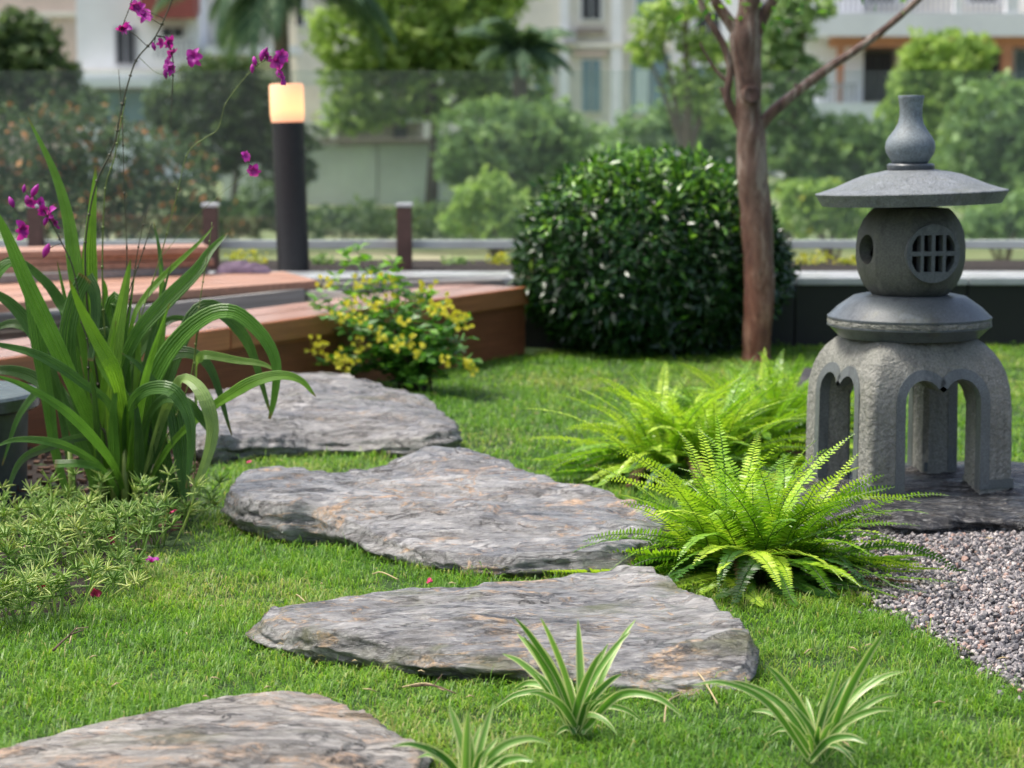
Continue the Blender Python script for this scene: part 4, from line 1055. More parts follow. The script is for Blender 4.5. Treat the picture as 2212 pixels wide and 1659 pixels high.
# ------------------------------------------------------------------ stone lantern
def evalmesh(o):
    dg = bpy.context.evaluated_depsgraph_get(); me = bpy.data.meshes.new_from_object(o.evaluated_get(dg))
    o.modifiers.clear(); old = o.data; o.data = me; bpy.data.meshes.remove(old)
def cut(o, cutters):
    for c in cutters:
        m = o.modifiers.new('b', 'BOOLEAN'); m.operation = 'DIFFERENCE'; m.solver = 'EXACT'; m.object = c
    bpy.context.view_layer.update(); evalmesh(o)
    for c in cutters: bpy.data.objects.remove(c)
def flat_angle(o, ang=40):
    for p in o.data.polygons: p.use_smooth = True
    try: o.data.set_sharp_from_angle(angle=R(ang))
    except Exception: pass
def lantern():
    T = R(16.8); W = .326
    cc = at_z(1878, 1083, .05)
    ctr = Vector((cc.x + .5*(math.cos(T)-math.sin(T))*W, cc.y + .5*(math.sin(T)+math.cos(T))*W, .0))
    root = empty('stone_lantern', (ctr.x, ctr.y, .05), 'grey granite garden lantern with round cap, grid window and four arched legs', 'stone lantern')
    Rm = Matrix.Rotation(T, 3, 'Z')
    zb, zt = .046, at_d(1960, 722, ctr.y).z      # foot and shoulder top
    H = zt-zb
    def section(hs, ch, z, cr=5):
        """square of half side hs with rounded corners ch, in the lantern's own turn"""
        out = []
        for q in range(4):
            a0 = q*math.pi/2
            for j in range(cr+1):
                g = a0 + (j/cr)*math.pi/2
                x = (hs-ch)*(1 if q in (0,3) else -1) + ch*math.cos(g); y = (hs-ch)*(1 if q in (0,1) else -1) + ch*math.sin(g)
                out.append(Vector((x, y, z)))
        return out
    def section8(hs, ch, z):
        a = section(hs, ch, z, 8); out = []
        for q in range(4):
            c_ = a[q*9:(q+1)*9]
            for j, p in enumerate(c_):
                out.append(p.lerp(c_[0].lerp(c_[-1], j/8), .8))
        return out
    def loft(secs, name, mat):
        bm = bmesh.new(); rings = [[bm.verts.new(Rm @ v + Vector((ctr.x, ctr.y, 0))) for v in s] for s in secs]
        n = len(rings[0])
        for a, b in zip(rings, rings[1:]):
            for k in range(n): bm.faces.new((a[k], a[(k+1) % n], b[(k+1) % n], b[k]))
        bm.faces.new(rings[0][::-1]); bm.faces.new(rings[-1])
        bmesh.ops.recalc_face_normals(bm, faces=bm.faces[:])
        me = bpy.data.meshes.new(name); bm.to_mesh(me); bm.free(); me.materials.append(mat)
        o = bpy.data.objects.new(name, me); COL.objects.link(o); return o
    hw = W/2
    prof = [(0,1.0),(.04,1.0),(.3,1.0),(.55,.995),(.68,.98),(.78,.945),(.85,.90),(.91,.84),(.96,.765),(.99,.70),(1,.66)]
    def body(scale, z0, z1, chs=.012):
        secs = []
        for t, s in prof:
            z = zb + t*H
            z = min(max(z, z0), z1)
            secs.append(section(hw*s*scale, chs+.05*max(0, .95-s), z))
        return secs
    legs = loft([section(hw*s, .012+.10*max(0, 1-s), zb+t*H) for t, s in prof], 'legs', M['granite_rough'])
    inner = loft([section(.098, .02, zb-.02), section(.098, .02, zb+.19), section(.085, .03, zb+.225), section(.06, .04, zb+.25)], 'cutter', M['granite_rough'])
    def arch(off, aw, ztop, depth0, depth1, ax):
        """double arch outline grown by off, extruded along axis ax (0: x faces, 1: y faces)"""
        pts = []; half = aw; r = aw/2
        # outline in (s,z): two round arches meeting in a low cusp
        pts.append((-half-off, -.05)); 
        N = 10
        zc = ztop - r
        for k in range(N+1):
            g = math.pi - math.pi*k/N*.80
            pts.append((-r + (r+off)*math.cos(g), zc + (r*1.12+off)*math.sin(g)))
        cus = (0, zc + r*.5 - off*.2)
        pts.append(cus)
        for k in range(N+1):
            g = math.pi*.80 - math.pi*k/N*.80
            pts.append((r + (r+off)*math.cos(g), zc + (r*1.12+off)*math.sin(g)))
        pts.append((half+off, -.05))
        bm = bmesh.new(); A = []; B = []
        for s_, z in pts:
            for d_, L_ in ((depth0, A), (depth1, B)):
                v = Vector((s_, d_, 0)) if ax == 1 else Vector((d_, s_, 0))
                v = Rm @ v + Vector((ctr.x, ctr.y, zb+z)); L_.append(bm.verts.new(v))
        n = len(pts); bm.faces.new(A); bm.faces.new(B[::-1])
        for k in range(n): bm.faces.new((A[k], A[(k+1) % n], B[(k+1) % n], B[k]))
        bmesh.ops.recalc_face_normals(bm, faces=bm.faces[:])
        me = bpy.data.meshes.new('cutter'); bm.to_mesh(me); bm.free()
        o = bpy.data.objects.new('cutter', me); COL.objects.link(o); return o, pts
    aw = .089; zt_arch = .243
    c_a, pts = arch(0, aw*.97, zt_arch, -.3, .3, 1); c_b, _ = arch(0, aw*.97, zt_arch, -.3, .3, 0)
    cut(legs, [inner, c_a, c_b])
    flat_angle(legs, 35); legs.parent = root; legs.location = -root.location
    # raised smooth border round every arch, following the leg face, and a flat foot band
    def border(face):
        outp = arch_pts(.020, aw*.97, zt_arch); inp = arch_pts(-.001, aw*.97, zt_arch)
        bm = bmesh.new(); vs = []
        def shoulder(z):
            t = (z-zb)/H; s = float(np.interp(t, [p[0] for p in prof], [p[1] for p in prof])); return hw*s
        rr = []
        for (a, b) in zip(outp, inp):
            row = []
            for (s_, z), dd in ((a, -.004), (a, .0025), (b, .0025), (b, -.02)):
                y = -(shoulder(zb+z)+dd)
                v = Matrix.Rotation(face*math.pi/2, 3, 'Z') @ Vector((s_, y, 0)); v = Rm @ v + Vector((ctr.x, ctr.y, zb+max(.016, z)))
                row.append(bm.verts.new(v))
            rr.append(row)
        for a, b in zip(rr, rr[1:]):
            for k in range(3): bm.faces.new((a[k], a[k+1], b[k+1], b[k]))
        bmesh.ops.recalc_face_normals(bm, faces=bm.faces[:])
        me = bpy.data.meshes.new('arch_border'); bm.to_mesh(me); bm.free(); me.materials.append(M['granite_smooth'])
        o = bpy.data.objects.new('arch_border', me); flat_angle(o, 40); link(o, root)
    def arch_pts(off, aw_, ztop):
        pts = [(-aw_-off, .0)]; r = aw_/2; zc = ztop-r; N = 10
        for k in range(N+1):
            g = math.pi - math.pi*k/N*.80; pts.append((-r+(r+off)*math.cos(g), zc+(r*1.12+off)*math.sin(g)))
        pts.append((0, zc + r*.5 + (off*1.5 if off > 0 else 0)))
        for k in range(N+1):
            g = math.pi*.80 - math.pi*k/N*.80; pts.append((r+(r+off)*math.cos(g), zc+(r*1.12+off)*math.sin(g)))
        pts.append((aw_+off, .0)); return pts
    for f in range(4): border(f)
    for q in range(4):   # smooth foot band and rough foot on every leg
        sx, sy = ((-1,-1),(1,-1),(1,1),(-1,1))[q]; lw = hw - aw*.97
        cx_, cy_ = sx*(hw-lw/2+.001), sy*(hw-lw/2+.001)
        p = Rm @ Vector((cx_, cy_, 0)) + Vector((ctr.x, ctr.y, zb+.026))
        box('foot_band', M['granite_smooth'], root, p, (lw+.001, lw+.001, .020), T, .001)
    # disc
    zz = lambda v: at_d(1960, v, ctr.y).z
    mb = MB(); zt2 = zz(636); zm = zz(682); zm2 = zz(703); zb2 = zt-.004
    lathe(mb, [(.05, zb2-.001),(.146,zb2),(.1665, zm2-.002),(.1715,zm2+.001),(.1715,zm2+.004),(.1695,zm2+.0045),(.1695,zm-.0045),(.1715,zm-.004),(.1715,zm),(.1685,zm+.002),(.150,zm+.020),(.134,zm+.031),(.118,zt2-.003),(.104,zt2),(.05,zt2+.001)], (ctr.x, ctr.y, 0), 96)
    dsc = mb.build('disc', M['granite_dark'], root); flat_angle(dsc, 30)
    m2 = MB(); # rippled rim band
    vs = []; ns = 220; rows = 7
    for j in range(rows):
        for k in range(ns):
            g = 2*math.pi*k/ns; r = .1706 + (.0022*noise.noise(Vector((math.cos(g)*9, math.sin(g)*9, j*1.6)))+.0012*noise.noise(Vector((math.cos(g)*40, math.sin(g)*40, j*3))) if 0 < j < rows-1 else -.001)
            vs.append((ctr.x+r*math.cos(g), ctr.y+r*math.sin(g), zm2+.004+(zm-zm2-.008)*j/(rows-1)))
    m2.add(vs, [(j*ns+k, j*ns+(k+1) % ns, (j+1)*ns+(k+1) % ns, (j+1)*ns+k) for j in range(rows-1) for k in range(ns)])
    m2.build('rim_band', M['granite_rough'], root)
    # lamp chamber
    zl0, zl1 = zt2-.004, zz(449)
    pr = [(0,.62),(.04,.72),(.13,.85),(.26,.95),(.42,1.0),(.58,1.0),(.74,.965),(.86,.88),(.95,.77),(1,.68)]
    chamber = loft([section8(.104*s, .058*s, zl0+(zl1-zl0)*t) for t, s in pr], 'lamp_chamber', M['lamp_body'])
    inn = MB(); lathe(inn, [(.02,zl0+.03),(.06,zl0+.035),(.085,zl0+.09),(.06,zl1-.04),(.02,zl1-.03)], (ctr.x, ctr.y, 0), 24); inn = inn.build('cutter', M['shade_black'])
    zc = zz(543)
    def cyl(r, d0, d1, face, z, sx=0.0, nseg=40, sq=1.0):
        bm = bmesh.new(); A = []; B = []
        for k in range(nseg):
            g = 2*math.pi*k/nseg
            for d_, L_ in ((d0, A), (d1, B)):
                v = Vector((sx+r*sq*math.cos(g), -d_, 0)); v = Matrix.Rotation(face*math.pi/2, 3, 'Z') @ v
                v = Rm @ v + Vector((ctr.x, ctr.y, z + r*math.sin(g))); L_.append(bm.verts.new(v))
        bm.faces.new(A); bm.faces.new(B[::-1])
        for k in range(nseg): bm.faces.new((A[k], A[(k+1) % nseg], B[(k+1) % nseg], B[k]))
        bmesh.ops.recalc_face_normals(bm, faces=bm.faces[:])
        me = bpy.data.meshes.new('cutter'); bm.to_mesh(me); bm.free(); o = bpy.data.objects.new('cutter', me); COL.objects.link(o); return o
    win = cyl(.0615, .1005, .2, 0, zc+.001); win2 = cyl(.054, .04, .2, 0, zc+.001)
    hole = cyl(.031, -.04, .2, 3, zc+.006, .004, sq=1.1); hole2 = cyl(.031, -.04, .2, 1, zc+.006)
    cut(chamber, [inn, win, win2, hole, hole2])
    flat_angle(chamber, 35); chamber.parent = root; chamber.location = -root.location
    # grid window: round plate with eight panes cut through
    plate = cyl(.0605, .084, .1035, 0, zc+.001, nseg=56); plate.data.materials.append(M['granite_smooth']); plate.name = 'window_grid'
    cutters = []
    # pane openings: rectangles clipped by the circle
    rin = .0515
    cols = [(-.0515,-.0285),(-.0215,-.004),(.004,.0215),(.0285,.0515)]
    for (x0, x1) in cols:
        for (y0, y1) in ((.0045,.051),(-.051,-.0045)):
            poly = []
            xs = np.linspace(x0, x1, 8)
            outer = [(x, math.copysign(min(.038, math.sqrt(max(1e-6, rin*rin-x*x))), y1+y0)) for x in xs]
            inner_ = [(x, y0 if y0 > 0 else y1) for x in xs[::-1]]
            poly = [q for q in outer if abs(q[1]) > .006] + [q for q in inner_ if math.sqrt(max(0, rin*rin-q[0]**2)) > .006]
            if len(poly) < 4: continue
            bm = bmesh.new(); A = []; B = []
            for s_, z in poly:
                for d_, L_ in ((.07, A), (.13, B)):
                    v = Rm @ Vector((s_, -d_, 0)) + Vector((ctr.x, ctr.y, zc+.001+z)); L_.append(bm.verts.new(v))
            n = len(poly); bm.faces.new(A); bm.faces.new(B[::-1])
            for k in range(n): bm.faces.new((A[k], A[(k+1) % n], B[(k+1) % n], B[k]))
            bmesh.ops.recalc_face_normals(bm, faces=bm.faces[:])
            me = bpy.data.meshes.new('cutter'); bm.to_mesh(me); bm.free(); o = bpy.data.objects.new('cutter', me); COL.objects.link(o); cutters.append(o)
    cut(plate, cutters); flat_angle(plate, 30); plate.parent = root; plate.location = -root.location
    mb = MB(); lathe(mb, [(.02,zl0+.04),(.055,zl0+.04),(.072,zl0+.09),(.055,zl1-.045),(.02,zl1-.045)], (ctr.x, ctr.y, 0), 24); mb.build('inner_shade_fill', M['shade_black'], root)  # dark body added inside so the window openings look shaded
    # cap, slightly tilted
    tilt = Matrix.Rotation(R(-1.6), 3, 'Y') @ Matrix.Rotation(R(-.6), 3, 'X')
    zr = zz(441); zc1 = zz(367)
    mb = MB(); hh = zc1-zr
    lathe(mb, [(.04,-.001),(.186,.0),(.1965,.019),(.200,.0245),(.199,.0265),(.19,.0285),(.16,.038),(.125,.0525),(.105,.0605),(.085,.0655),(.064,.069),(.054,hh*1.0),(.02,hh*1.0)], (ctr.x, ctr.y, zr), 128, tilt)
    cap = mb.build('cap', M['granite_roof'], root); flat_angle(cap, 35)
    mb = MB(); lathe(mb, [(.03,zc1-.003),(.046,zc1-.002),(.0495,zc1+.003),(.0495,zc1+.010),(.046,zc1+.0135),(.03,zc1+.0135)], (ctr.x-.003, ctr.y, 0), 48); flat_angle(mb.build('collar', M['granite_dark'], root), 40)
    mb = MB(); z0 = zc1+.0135
    zz2 = lambda v: at_d(1957, v, ctr.y).z
    lathe(mb, [(.02,z0-.002),(.036,z0),(.040,z0+.006),(.0500,zz2(330)),(.0522,zz2(318)),(.0505,zz2(306)),(.044,zz2(294)),(.034,zz2(280)),(.0265,zz2(266)),(.0235,zz2(250)),(.0235,zz2(235)),(.0258,zz2(216)),(.0275,zz2(209)),(.0265,zz2(206)),(.01,zz2(205.5))], (ctr.x-.005, ctr.y, 0), 48)
    flat_angle(mb.build('finial', M['granite_final'], root), 50)
lantern()

# ------------------------------------------------------------------ round stone table at left edge
def stone_table():
    Yc = 4.86; xe = at_d(82, 862, Yc).x; c = Vector((xe-.24, Yc, 0)); zt = at_d(0, 846, Yc).z
    root = empty('stone_table', c, 'round polished grey-green stone table cut off by the left edge', 'stone table')
    mb = MB(); lathe(mb, [(.1,zt-.036),(.232,zt-.036),(.24,zt-.03),(.24,zt-.006),(.234,zt),(.1,zt+.0005)], (c.x, c.y, 0), 80); flat_angle(mb.build('table_top', M['green_stone'], root), 30)
    mb = MB(); lathe(mb, [(.1,0),(.206,0),(.214,zt-.036),(.1,zt-.0362)], (c.x, c.y, 0), 64); flat_angle(mb.build('drum', M['green_stone_dark'], root), 30)
stone_table()

# ------------------------------------------------------------------ deck
def deck():
    zt = .24
    root = empty('timber_deck', (DA.x, DA.y, 0), 'raised brown deck with a grooved front board and an open inspection pit', 'deck')
    ang = math.atan2(du.y, du.x)
    def pl(s, t): return DA + du*s + dn*t
    s0, s1 = -1.6, (DB-DA).length
    L_ = s1-s0; mid = (s0+s1)/2
    # face: top edging board (long boards butted), grooved board under it
    joints = [s0, -.05+.0, s1]
    for a, b in zip(joints, joints[1:]):
        c = pl((a+b)/2, .012); box('edging_board', M['deck'], root, (c.x, c.y, zt-.03), (b-a-.002, .024, .06), ang, .003)
    rib = .0062; nr = 28
    mb = MB(); prof = []
    z = zt-.062
    for k in range(nr):
        prof += [(0.004, z), (0, z-.001), (0, z-rib*.62), (.004, z-rib*.7)]; z -= rib
    vs = []
    for s in (-L_/2, L_/2):
        for d, z_ in prof: vs.append((s, d, z_))
    n = len(prof); mb.add(vs, [(k, k+1, n+k+1, n+k) for k in range(n-1)])
    o = mb.build('grooved_board', M['deck_groove'], None, smooth=False); p = pl(mid, .016); o.location = (p.x, p.y, 0); o.rotation_euler = (0,0,ang); o.parent = root; o.location -= root.location
    c = pl(mid, .05); box('backing_board', M['black_wall'], root, (c.x, c.y, (zt-.07)/2), (L_, .06, zt-.07), ang)
    # boards on top along the front, running with the edge
    for j in range(2):
        for a, b in zip(joints, joints[1:]):
            c = pl((a+b)/2, .024+.0725+j*.15-.001); box('deck_board', M['deck_top'], root, (c.x, c.y, zt-.012), (b-a-.003, .143, .024), ang, .003)
    # right end return board toward the wall
    e = pl(s1, 0)
    # pit frame timbers behind the front boards
    base = pl(0, .33)
    def Pz(u, v, z): return at_z(u, v, z)
    def beam(name, mat, a, b, w_, h, z0, par=root):
        a = Vector(a); b = Vector(b); d = (b-a); ln = math.hypot(d.x, d.y); m = (a+b)/2
        return box(name, mat, par, (m.x, m.y, z0+h/2), (ln, w_, h), math.atan2(d.y, d.x), .003)
    beam('pit_joist', M['grey_wood'], Pz(200,690,.24), Pz(652,640,.24), .03, .05, .215)
    beam('pit_joist', M['grey_wood'], Pz(655,638,.24), Pz(765,646,.24), .03, .045, .215)
    beam('pit_joist', M['grey_wood'], Pz(700,622,.24), Pz(1085,612,.24), .04, .03, .225)
    beam('pit_joist', M['grey_wood'], Pz(690,610,.24), Pz(1100,604,.24), .03, .02, .235)
    q = [pl(s0, .32), pl(s1-.05, .32), Vector((.05,8.07,0)), Vector((-3.2,8.07,0)), Vector((-3.2,5,0))]
    prism('pit_floor', M['grey_wood'], root, [(v.x, v.y) for v in q], .10, .16)
    # dark return at the right end, under the bush
    beam('end_board', M['deck_groove'], e+dn*.03, e+dn*.35, .024, .22, 0)
deck()
# lifted deck panels lying over the pit
def panel(corners, z, th, nb, label, mat='board_pale', bearer=False):
    A, B, C, D = [at_z(u, v, z+th) for u, v in corners]     # near-left, near-right, far-right, far-left
    root = empty('deck_panel', (A+B+C+D)/4, label, 'deck panel', 'lifted brown deck panels')
    for k in range(nb):
        a = A.lerp(D, k/nb); b = B.lerp(C, k/nb); c = B.lerp(C, (k+.93)/nb); d = A.lerp(D, (k+.93)/nb)
        prism('plank', M[mat], root, [(p.x, p.y) for p in (a, b, c, d)], z, z+th, .002)
    if bearer:
        for f in (.1, .9):
            a = A.lerp(B, f); d = D.lerp(C, f); b = a+(B-A).normalized()*.05; c = d+(C-D).normalized()*.05
            prism('bearer', M['grey_wood'], root, [(p.x, p.y) for p in (a, b, c, d)], z-.03, z-.001)
panel([(-160,668),(688,606),(612,586),(-160,606)], .262, .026, 4, 'wide brown deck panel lying over the pit under the purple cloth', 'board_pale')
def Gb(): 
    root = empty('grey_bearers', at_z(150,600,.3), 'weathered grey timber bearer carrying the stacked deck panels', 'timber')
    A, B, C, D = [at_z(u, v, .31) for u, v in [(-160,606),(452,577),(440,566),(-160,584)]]
    prism('bearer', M['grey_wood'], root, [(p.x, p.y) for p in (A,B,C,D)], .289, .315, .003)
Gb()
panel([(-160,583),(462,560),(442,549),(-160,566)], .316, .022, 2, 'lowest of the three stacked deck panels behind the orchid')
panel([(-160,566),(440,546),(430,537),(-160,550)], .3395, .022, 2, 'middle one of the three stacked deck panels behind the orchid')
panel([(-160,549),(452,533),(440,526),(-160,536)], .363, .022, 2, 'topmost of the three stacked deck panels behind the orchid')
def cloth():
    c = at_z(522, 590, .289); nx, ny = 44, 26; V = []
    for j in range(ny+1):
        for i in range(nx+1):
            a = i/nx*2-1; b = j/ny*2-1; r = (abs(a)**2.4+abs(b)**2.4)
            ridge = .5+.5*math.sin(b*5+1.2*noise.noise(Vector((a*2, 0, 1))))
            h = max(0, 1-r)**.45*(.016+.018*ridge*(1-.4*a)+.010*noise.noise(Vector((a*3, b*4, 2))))
            V.append((c.x+a*.095, c.y+.05+b*.07, .2895+h+.001))
    Fq = [(j*(nx+1)+i, j*(nx+1)+i+1, (j+1)*(nx+1)+i+1, (j+1)*(nx+1)+i) for j in range(ny) for i in range(nx)]
    tag(mesh_np('folded_cloth', V, [Fq], M['cloth']), 'folded purple-grey cloth left on the brown deck panel by the bollard lamp', 'cloth')
cloth()

# ------------------------------------------------------------------ wall and railing
def wall():
    root = empty('garden_wall', (0, 8.2, 0), 'low black wall with a wet pale coping at the end of the lawn', 'wall')
    xs = [-3.2,-2.3,-1.4,-.5,.4,1.02,1.64,2.26,3.2]
    for a, b in zip(xs, xs[1:]):
        box('wall_panel', M['black_wall'], root, ((a+b)/2, 8.2, .108), (b-a-.005, .10, .236), 0, .002)
        box('coping_stone', M['coping'], root, ((a+b)/2, 8.32, .2385), (b-a-.003, .38, .025), 0, .003)
    box('wall_core', M['black_wall'], root, (0, 8.85, .09), (6.4, 1.1, .27))
wall()
prism('planter_soil', M['soil'], None, [(-3.2,8.52),(3.2,8.52),(3.2,9.4),(-3.2,9.4)], .22, .236)['kind'] = 'structure'
def railing():
    Y = 8.9; root = empty('glass_railing', (0, Y, .2), 'frameless glass railing on short brown posts along the terrace edge', 'railing')
    zb, zt = at_d(1106, 522, Y).z, at_d(900, 152, Y).z
    xs = [at_d(u, 300, Y).x for u in (-760,268,1330,2400,3000)]
    for a, b in zip(xs, xs[1:]):
        box('glass_pane', M['glass'], root, ((a+b)/2, Y, (zb+zt)/2), (b-a-.004, .010, zt-zb), 0, .001)
        box('bottom_rail', M['white_rail'], root, ((a+b)/2, Y, zb-.010), (b-a-.002, .03, .034), 0, .003)
    for u in (-330, 85, 460, 875, 1290, 2440):
        x = at_d(u, 500, Y).x; b = at_d(u, 590, Y-.07)
        box_o = box('railing_post', M['post_brown'], root, (x, Y-.055, .236+(at_d(u,446,Y).z-.236)/2), (.058, .06, at_d(u,446,Y).z-.236), 0, .004)
        m = bpy.data.meshes.new('post_cap'); 
        box('post_cap', M['steel'], box_o, (x, Y-.055, at_d(u,446,Y).z+.0085), (.068, .07, .016), 0, .004)
railing()
def bollard():
    Y = 8.55; x = at_d(632, 400, Y).x; root = empty('bollard_lamp', (x, Y, .25), 'black cylindrical bollard lamp with a glowing orange head', 'bollard lamp')
    zt = at_d(620, 181, Y).z; zm = at_d(620, 264, Y).z; r = 34.5*Y/F; tl = Matrix.Rotation(R(-1.6), 3, 'Y')
    c = Vector((x, Y, .25)); h = zt-.25; hm = zm-.25
    mb = MB(); lathe(mb, [(.02,0),(r,0),(r,.002),(r,hm),(.02,hm)], c, 48, tl); flat_angle(mb.build('pole', M['black_metal'], root), 40)
    cm = c + tl @ Vector((0,0,(hm+h)/2)); mb = MB(); hh = (h-hm)/2
    vs = [(.02,-hh+.001),(r*1.0,-hh+.001),(r*1.06,-hh*.6),(r*1.06,hh*.9),(r*.98,hh),(.02,hh)]
    lathe(mb, vs, (0,0,0), 48, tl); o = mb.build('lamp_head', M['lamp'], None); flat_angle(o, 40); o.location = cm; o.parent = root; o.location = cm - root.location
    mb = MB(); lathe(mb, [(.02,-.015),(r*1.5,-.014),(r*1.5,-.006),(r*1.02,.0),(.02,.001)], c, 40); mb.build('base_plate', M['black_metal'], root)
bollard()

# ------------------------------------------------------------------ beyond the terrace
GZ = -1.2
def lobes_leaves(lobes, n, size, tone=(0,1), inner=.55, jitter=0):
    P = []; Rn = []
    wts = np.array([l[3]*l[5] for l in lobes]); wts = wts/wts.sum()
    for lb, q in zip(lobes, wts):
        m = int(n*q); d = norm(np.random.randn(m, 3)); r = np.random.uniform(inner, 1.0, m)**.6
        nn = np.array([noise.noise(Vector(v)*2.3+Vector((lb[0], lb[2], 0)))*.5 + noise.noise(Vector(v)*5+Vector((lb[0], lb[2], 0)))*.2 for v in d])
        P.append(np.array(lb[:3]) + d*(r+nn)[:, None]*np.array(lb[3:6])); 
        Rn.append(np.clip(tone[0]+(tone[1]-tone[0])*(.5+nn*1.1+np.random.randn(m)*.2), 0, 1))
    P = np.concatenate(P); Rn = np.concatenate(Rn)
    k = P[:, 2] > GZ; P = P[k]; Rn = Rn[k]
    return far_leaves(P, np.random.uniform(.6, 1.2, len(P))*size, Rn)
def far_tree(name, Y, lob, n, size, mat, label, cat='tree', group=None, trunk=True, base_u=None, blossoms=None, dz=None, tone=(0,1)):
    """lob: (u, v, half width px, half height px[, depth shift])"""
    k = Y/F; L_ = []
    for l in lob:
        c = at_d(l[0], l[1], Y + (l[4] if len(l) > 4 else 0)); L_.append((c.x, c.y, c.z, l[2]*k, max(l[2], l[3])*k*.8, l[3]*k))
    bu = base_u if base_u is not None else sum(l[0] for l in lob)/len(lob)
    bx = at_d(bu, 300, Y).x; zg = GZ if dz is None else dz
    root = empty(name, (bx, Y, zg), label, cat, group)
    V, Q, cd = lobes_leaves(L_, n, size, tone); V[:, 2] = np.maximum(V[:, 2], zg)
    o = mesh_np('crown', V, [Q], M[mat], root, cd=cd)
    if trunk:
        mb = MB(); top = max(L_, key=lambda q: q[2])
        C = catmull([(bx, Y, zg), (bx+.1, Y, zg+(top[2]-zg)*.5), (top[0], top[1], top[2])], 8); r0 = max(.05, (top[2]-zg)*.03)
        tube(mb, C, [r0*(1-.08*i) for i in range(9)], 8)
        for q in L_:
            tube(mb, catmull([C[3], (C[3]+Vector(q[:3]))/2+Vector((0,0,.1)), q[:3]], 5), [r0*.5*(1-.15*i) for i in range(6)], 6)
        mb.build('trunk', M['bark_far'], root)
    if blossoms:
        bm_, bn, bs = blossoms
        V, Q, cd = lobes_leaves(L_, bn, bs, inner=.9); V[:, 2] = np.maximum(V[:, 2], zg)
        b = mesh_np('blossoms', V, [Q], M[bm_], root, cd=cd); b['kind'] = 'stuff'
    return root
TG = 'trees across the water from the terrace'
# buildings: rectangles given in the picture at distance Y, each a real box
def prect(name, mat, root, u0, v0, u1, v1, Y, depth, floor=False):
    a = at_d(u0, v0, Y); b = at_d(u1, v1, Y); z0 = GZ if floor else b.z
    return box(name, M[mat], root, ((a.x+b.x)/2, Y+depth/2, (a.z+z0)/2), (abs(b.x-a.x), depth, abs(a.z-z0)))
def building(name, Y, label, rects):
    u = sum((r[2]+r[4])/2 for r in rects[:1])
    root = empty(name, (at_d(u, 300, Y).x, Y, GZ), label, 'building')
    for r in rects:
        nm, mat, u0, v0, u1, v1, dy, dep = r[:8]
        if nm == 'window':
            f = prect('window', r[8] if len(r) > 8 else 'wall_white', root, u0, v0, u1, v1, Y+dy, .12)
            g = prect('pane', mat, f, u0+5, v0+5, (u0+u1)/2-1.5, v1-5, Y+dy-.03, .1); g = prect('pane', mat, f, (u0+u1)/2+1.5, v0+5, u1-5, v1-5, Y+dy-.03, .1)
        elif nm == 'balustrade':
            mb = MB(); a = at_d(u0, v0, Y+dy); b = at_d(u1, v1, Y+dy); nb = int((u1-u0)/11)
            for i in range(nb): box_mb(mb, (a.x+(b.x-a.x)*(i+.5)/nb, Y+dy, (a.z+b.z)/2), (.07, .06, a.z-b.z))
            box_mb(mb, ((a.x+b.x)/2, Y+dy, a.z+.03), (b.x-a.x, .1, .07)); mb.build('balustrade', M[mat], root, smooth=False)
        else: prect(nm, mat, root, u0, v0, u1, v1, Y+dy, dep, floor=(nm == 'wall'))
    return root
building('white_house', 72, 'white house with a red roof and a dark shuttered window behind the orchid', [
 ('wall','wall_white',160,-160,440,400,0,9), ('wall','wall_cream',440,-160,600,400,1.5,7), ('roof','roof_red',300,-40,420,38,-1.2,2), ('balcony','wall_white',160,170,330,188,-1,1), ('slab','wall_white',440,98,640,118,-.6,2),
 ('window','win_dark',246,58,296,142,-.08,0,'rail_grey'), ('window','win_blue',205,192,320,270,-.08,0,'wall_brown'), ('window','win_dark',345,55,400,85,-.08,0,'wall_white'), ('window','win_dark',500,40,560,95,1.42,0,'wall_beige'), ('pillar','wall_white',405,30,432,240,-.5,.5),
 ('balustrade','rail_grey',330,90,420,125,-1.1,0), ('window','win_dark',380,150,430,230,-.08,0,'wall_cream'), ('string_course','wall_cream',160,150,440,158,-.12,.2)])
building('beige_house', 84, 'beige house at the far upper left behind the dark trees', [
 ('wall','wall_beige',-260,-160,175,400,0,9), ('window','win_dark',70,40,110,95,-.1,0,'wall_cream'), ('window','win_dark',5,40,45,95,-.1,0,'wall_cream'), ('ledge','wall_cream',-260,25,175,36,-.2,.3)])
building('cream_building', 76, 'cream apartment building with blue-grey windows behind the round bush', [
 ('wall','wall_cream',900,-220,1450,420,0,10), ('wall','wall_white',1450,-220,1600,420,1.5,9),
 ('window','win_dark',1252,-60,1302,46,-.1,0,'wall_white'), ('window_sill','wall_brown',1246,60,1306,74,-.25,.3),
 ('window','win_blue',1252,124,1302,246,-.1,0,'wall_cream'), ('window','win_blue',1358,112,1452,250,-.1,0,'wall_cream'), ('window','win_blue',1370,-80,1440,40,-.1,0,'wall_white'), ('curtain','curtain',1372,150,1400,245,-.16,.02),
 ('string_course','wall_cream',1140,92,1450,104,-.25,.3), ('lintel','wall_beige',1240,110,1312,121,-.2,.25), ('pilaster','wall_white',1210,-220,1228,420,-.2,.3), ('pilaster','wall_white',1322,-220,1342,420,-.2,.3),
 ('window','win_blue',1150,124,1196,240,-.1,0,'wall_cream'), ('window','win_dark',1500,20,1560,100,1.4,0,'wall_white'), ('window','win_blue',1490,140,1550,240,1.4,0,'wall_white'), ('air_conditioner','rail_grey',1218,70,1244,94,-.5,.4)])
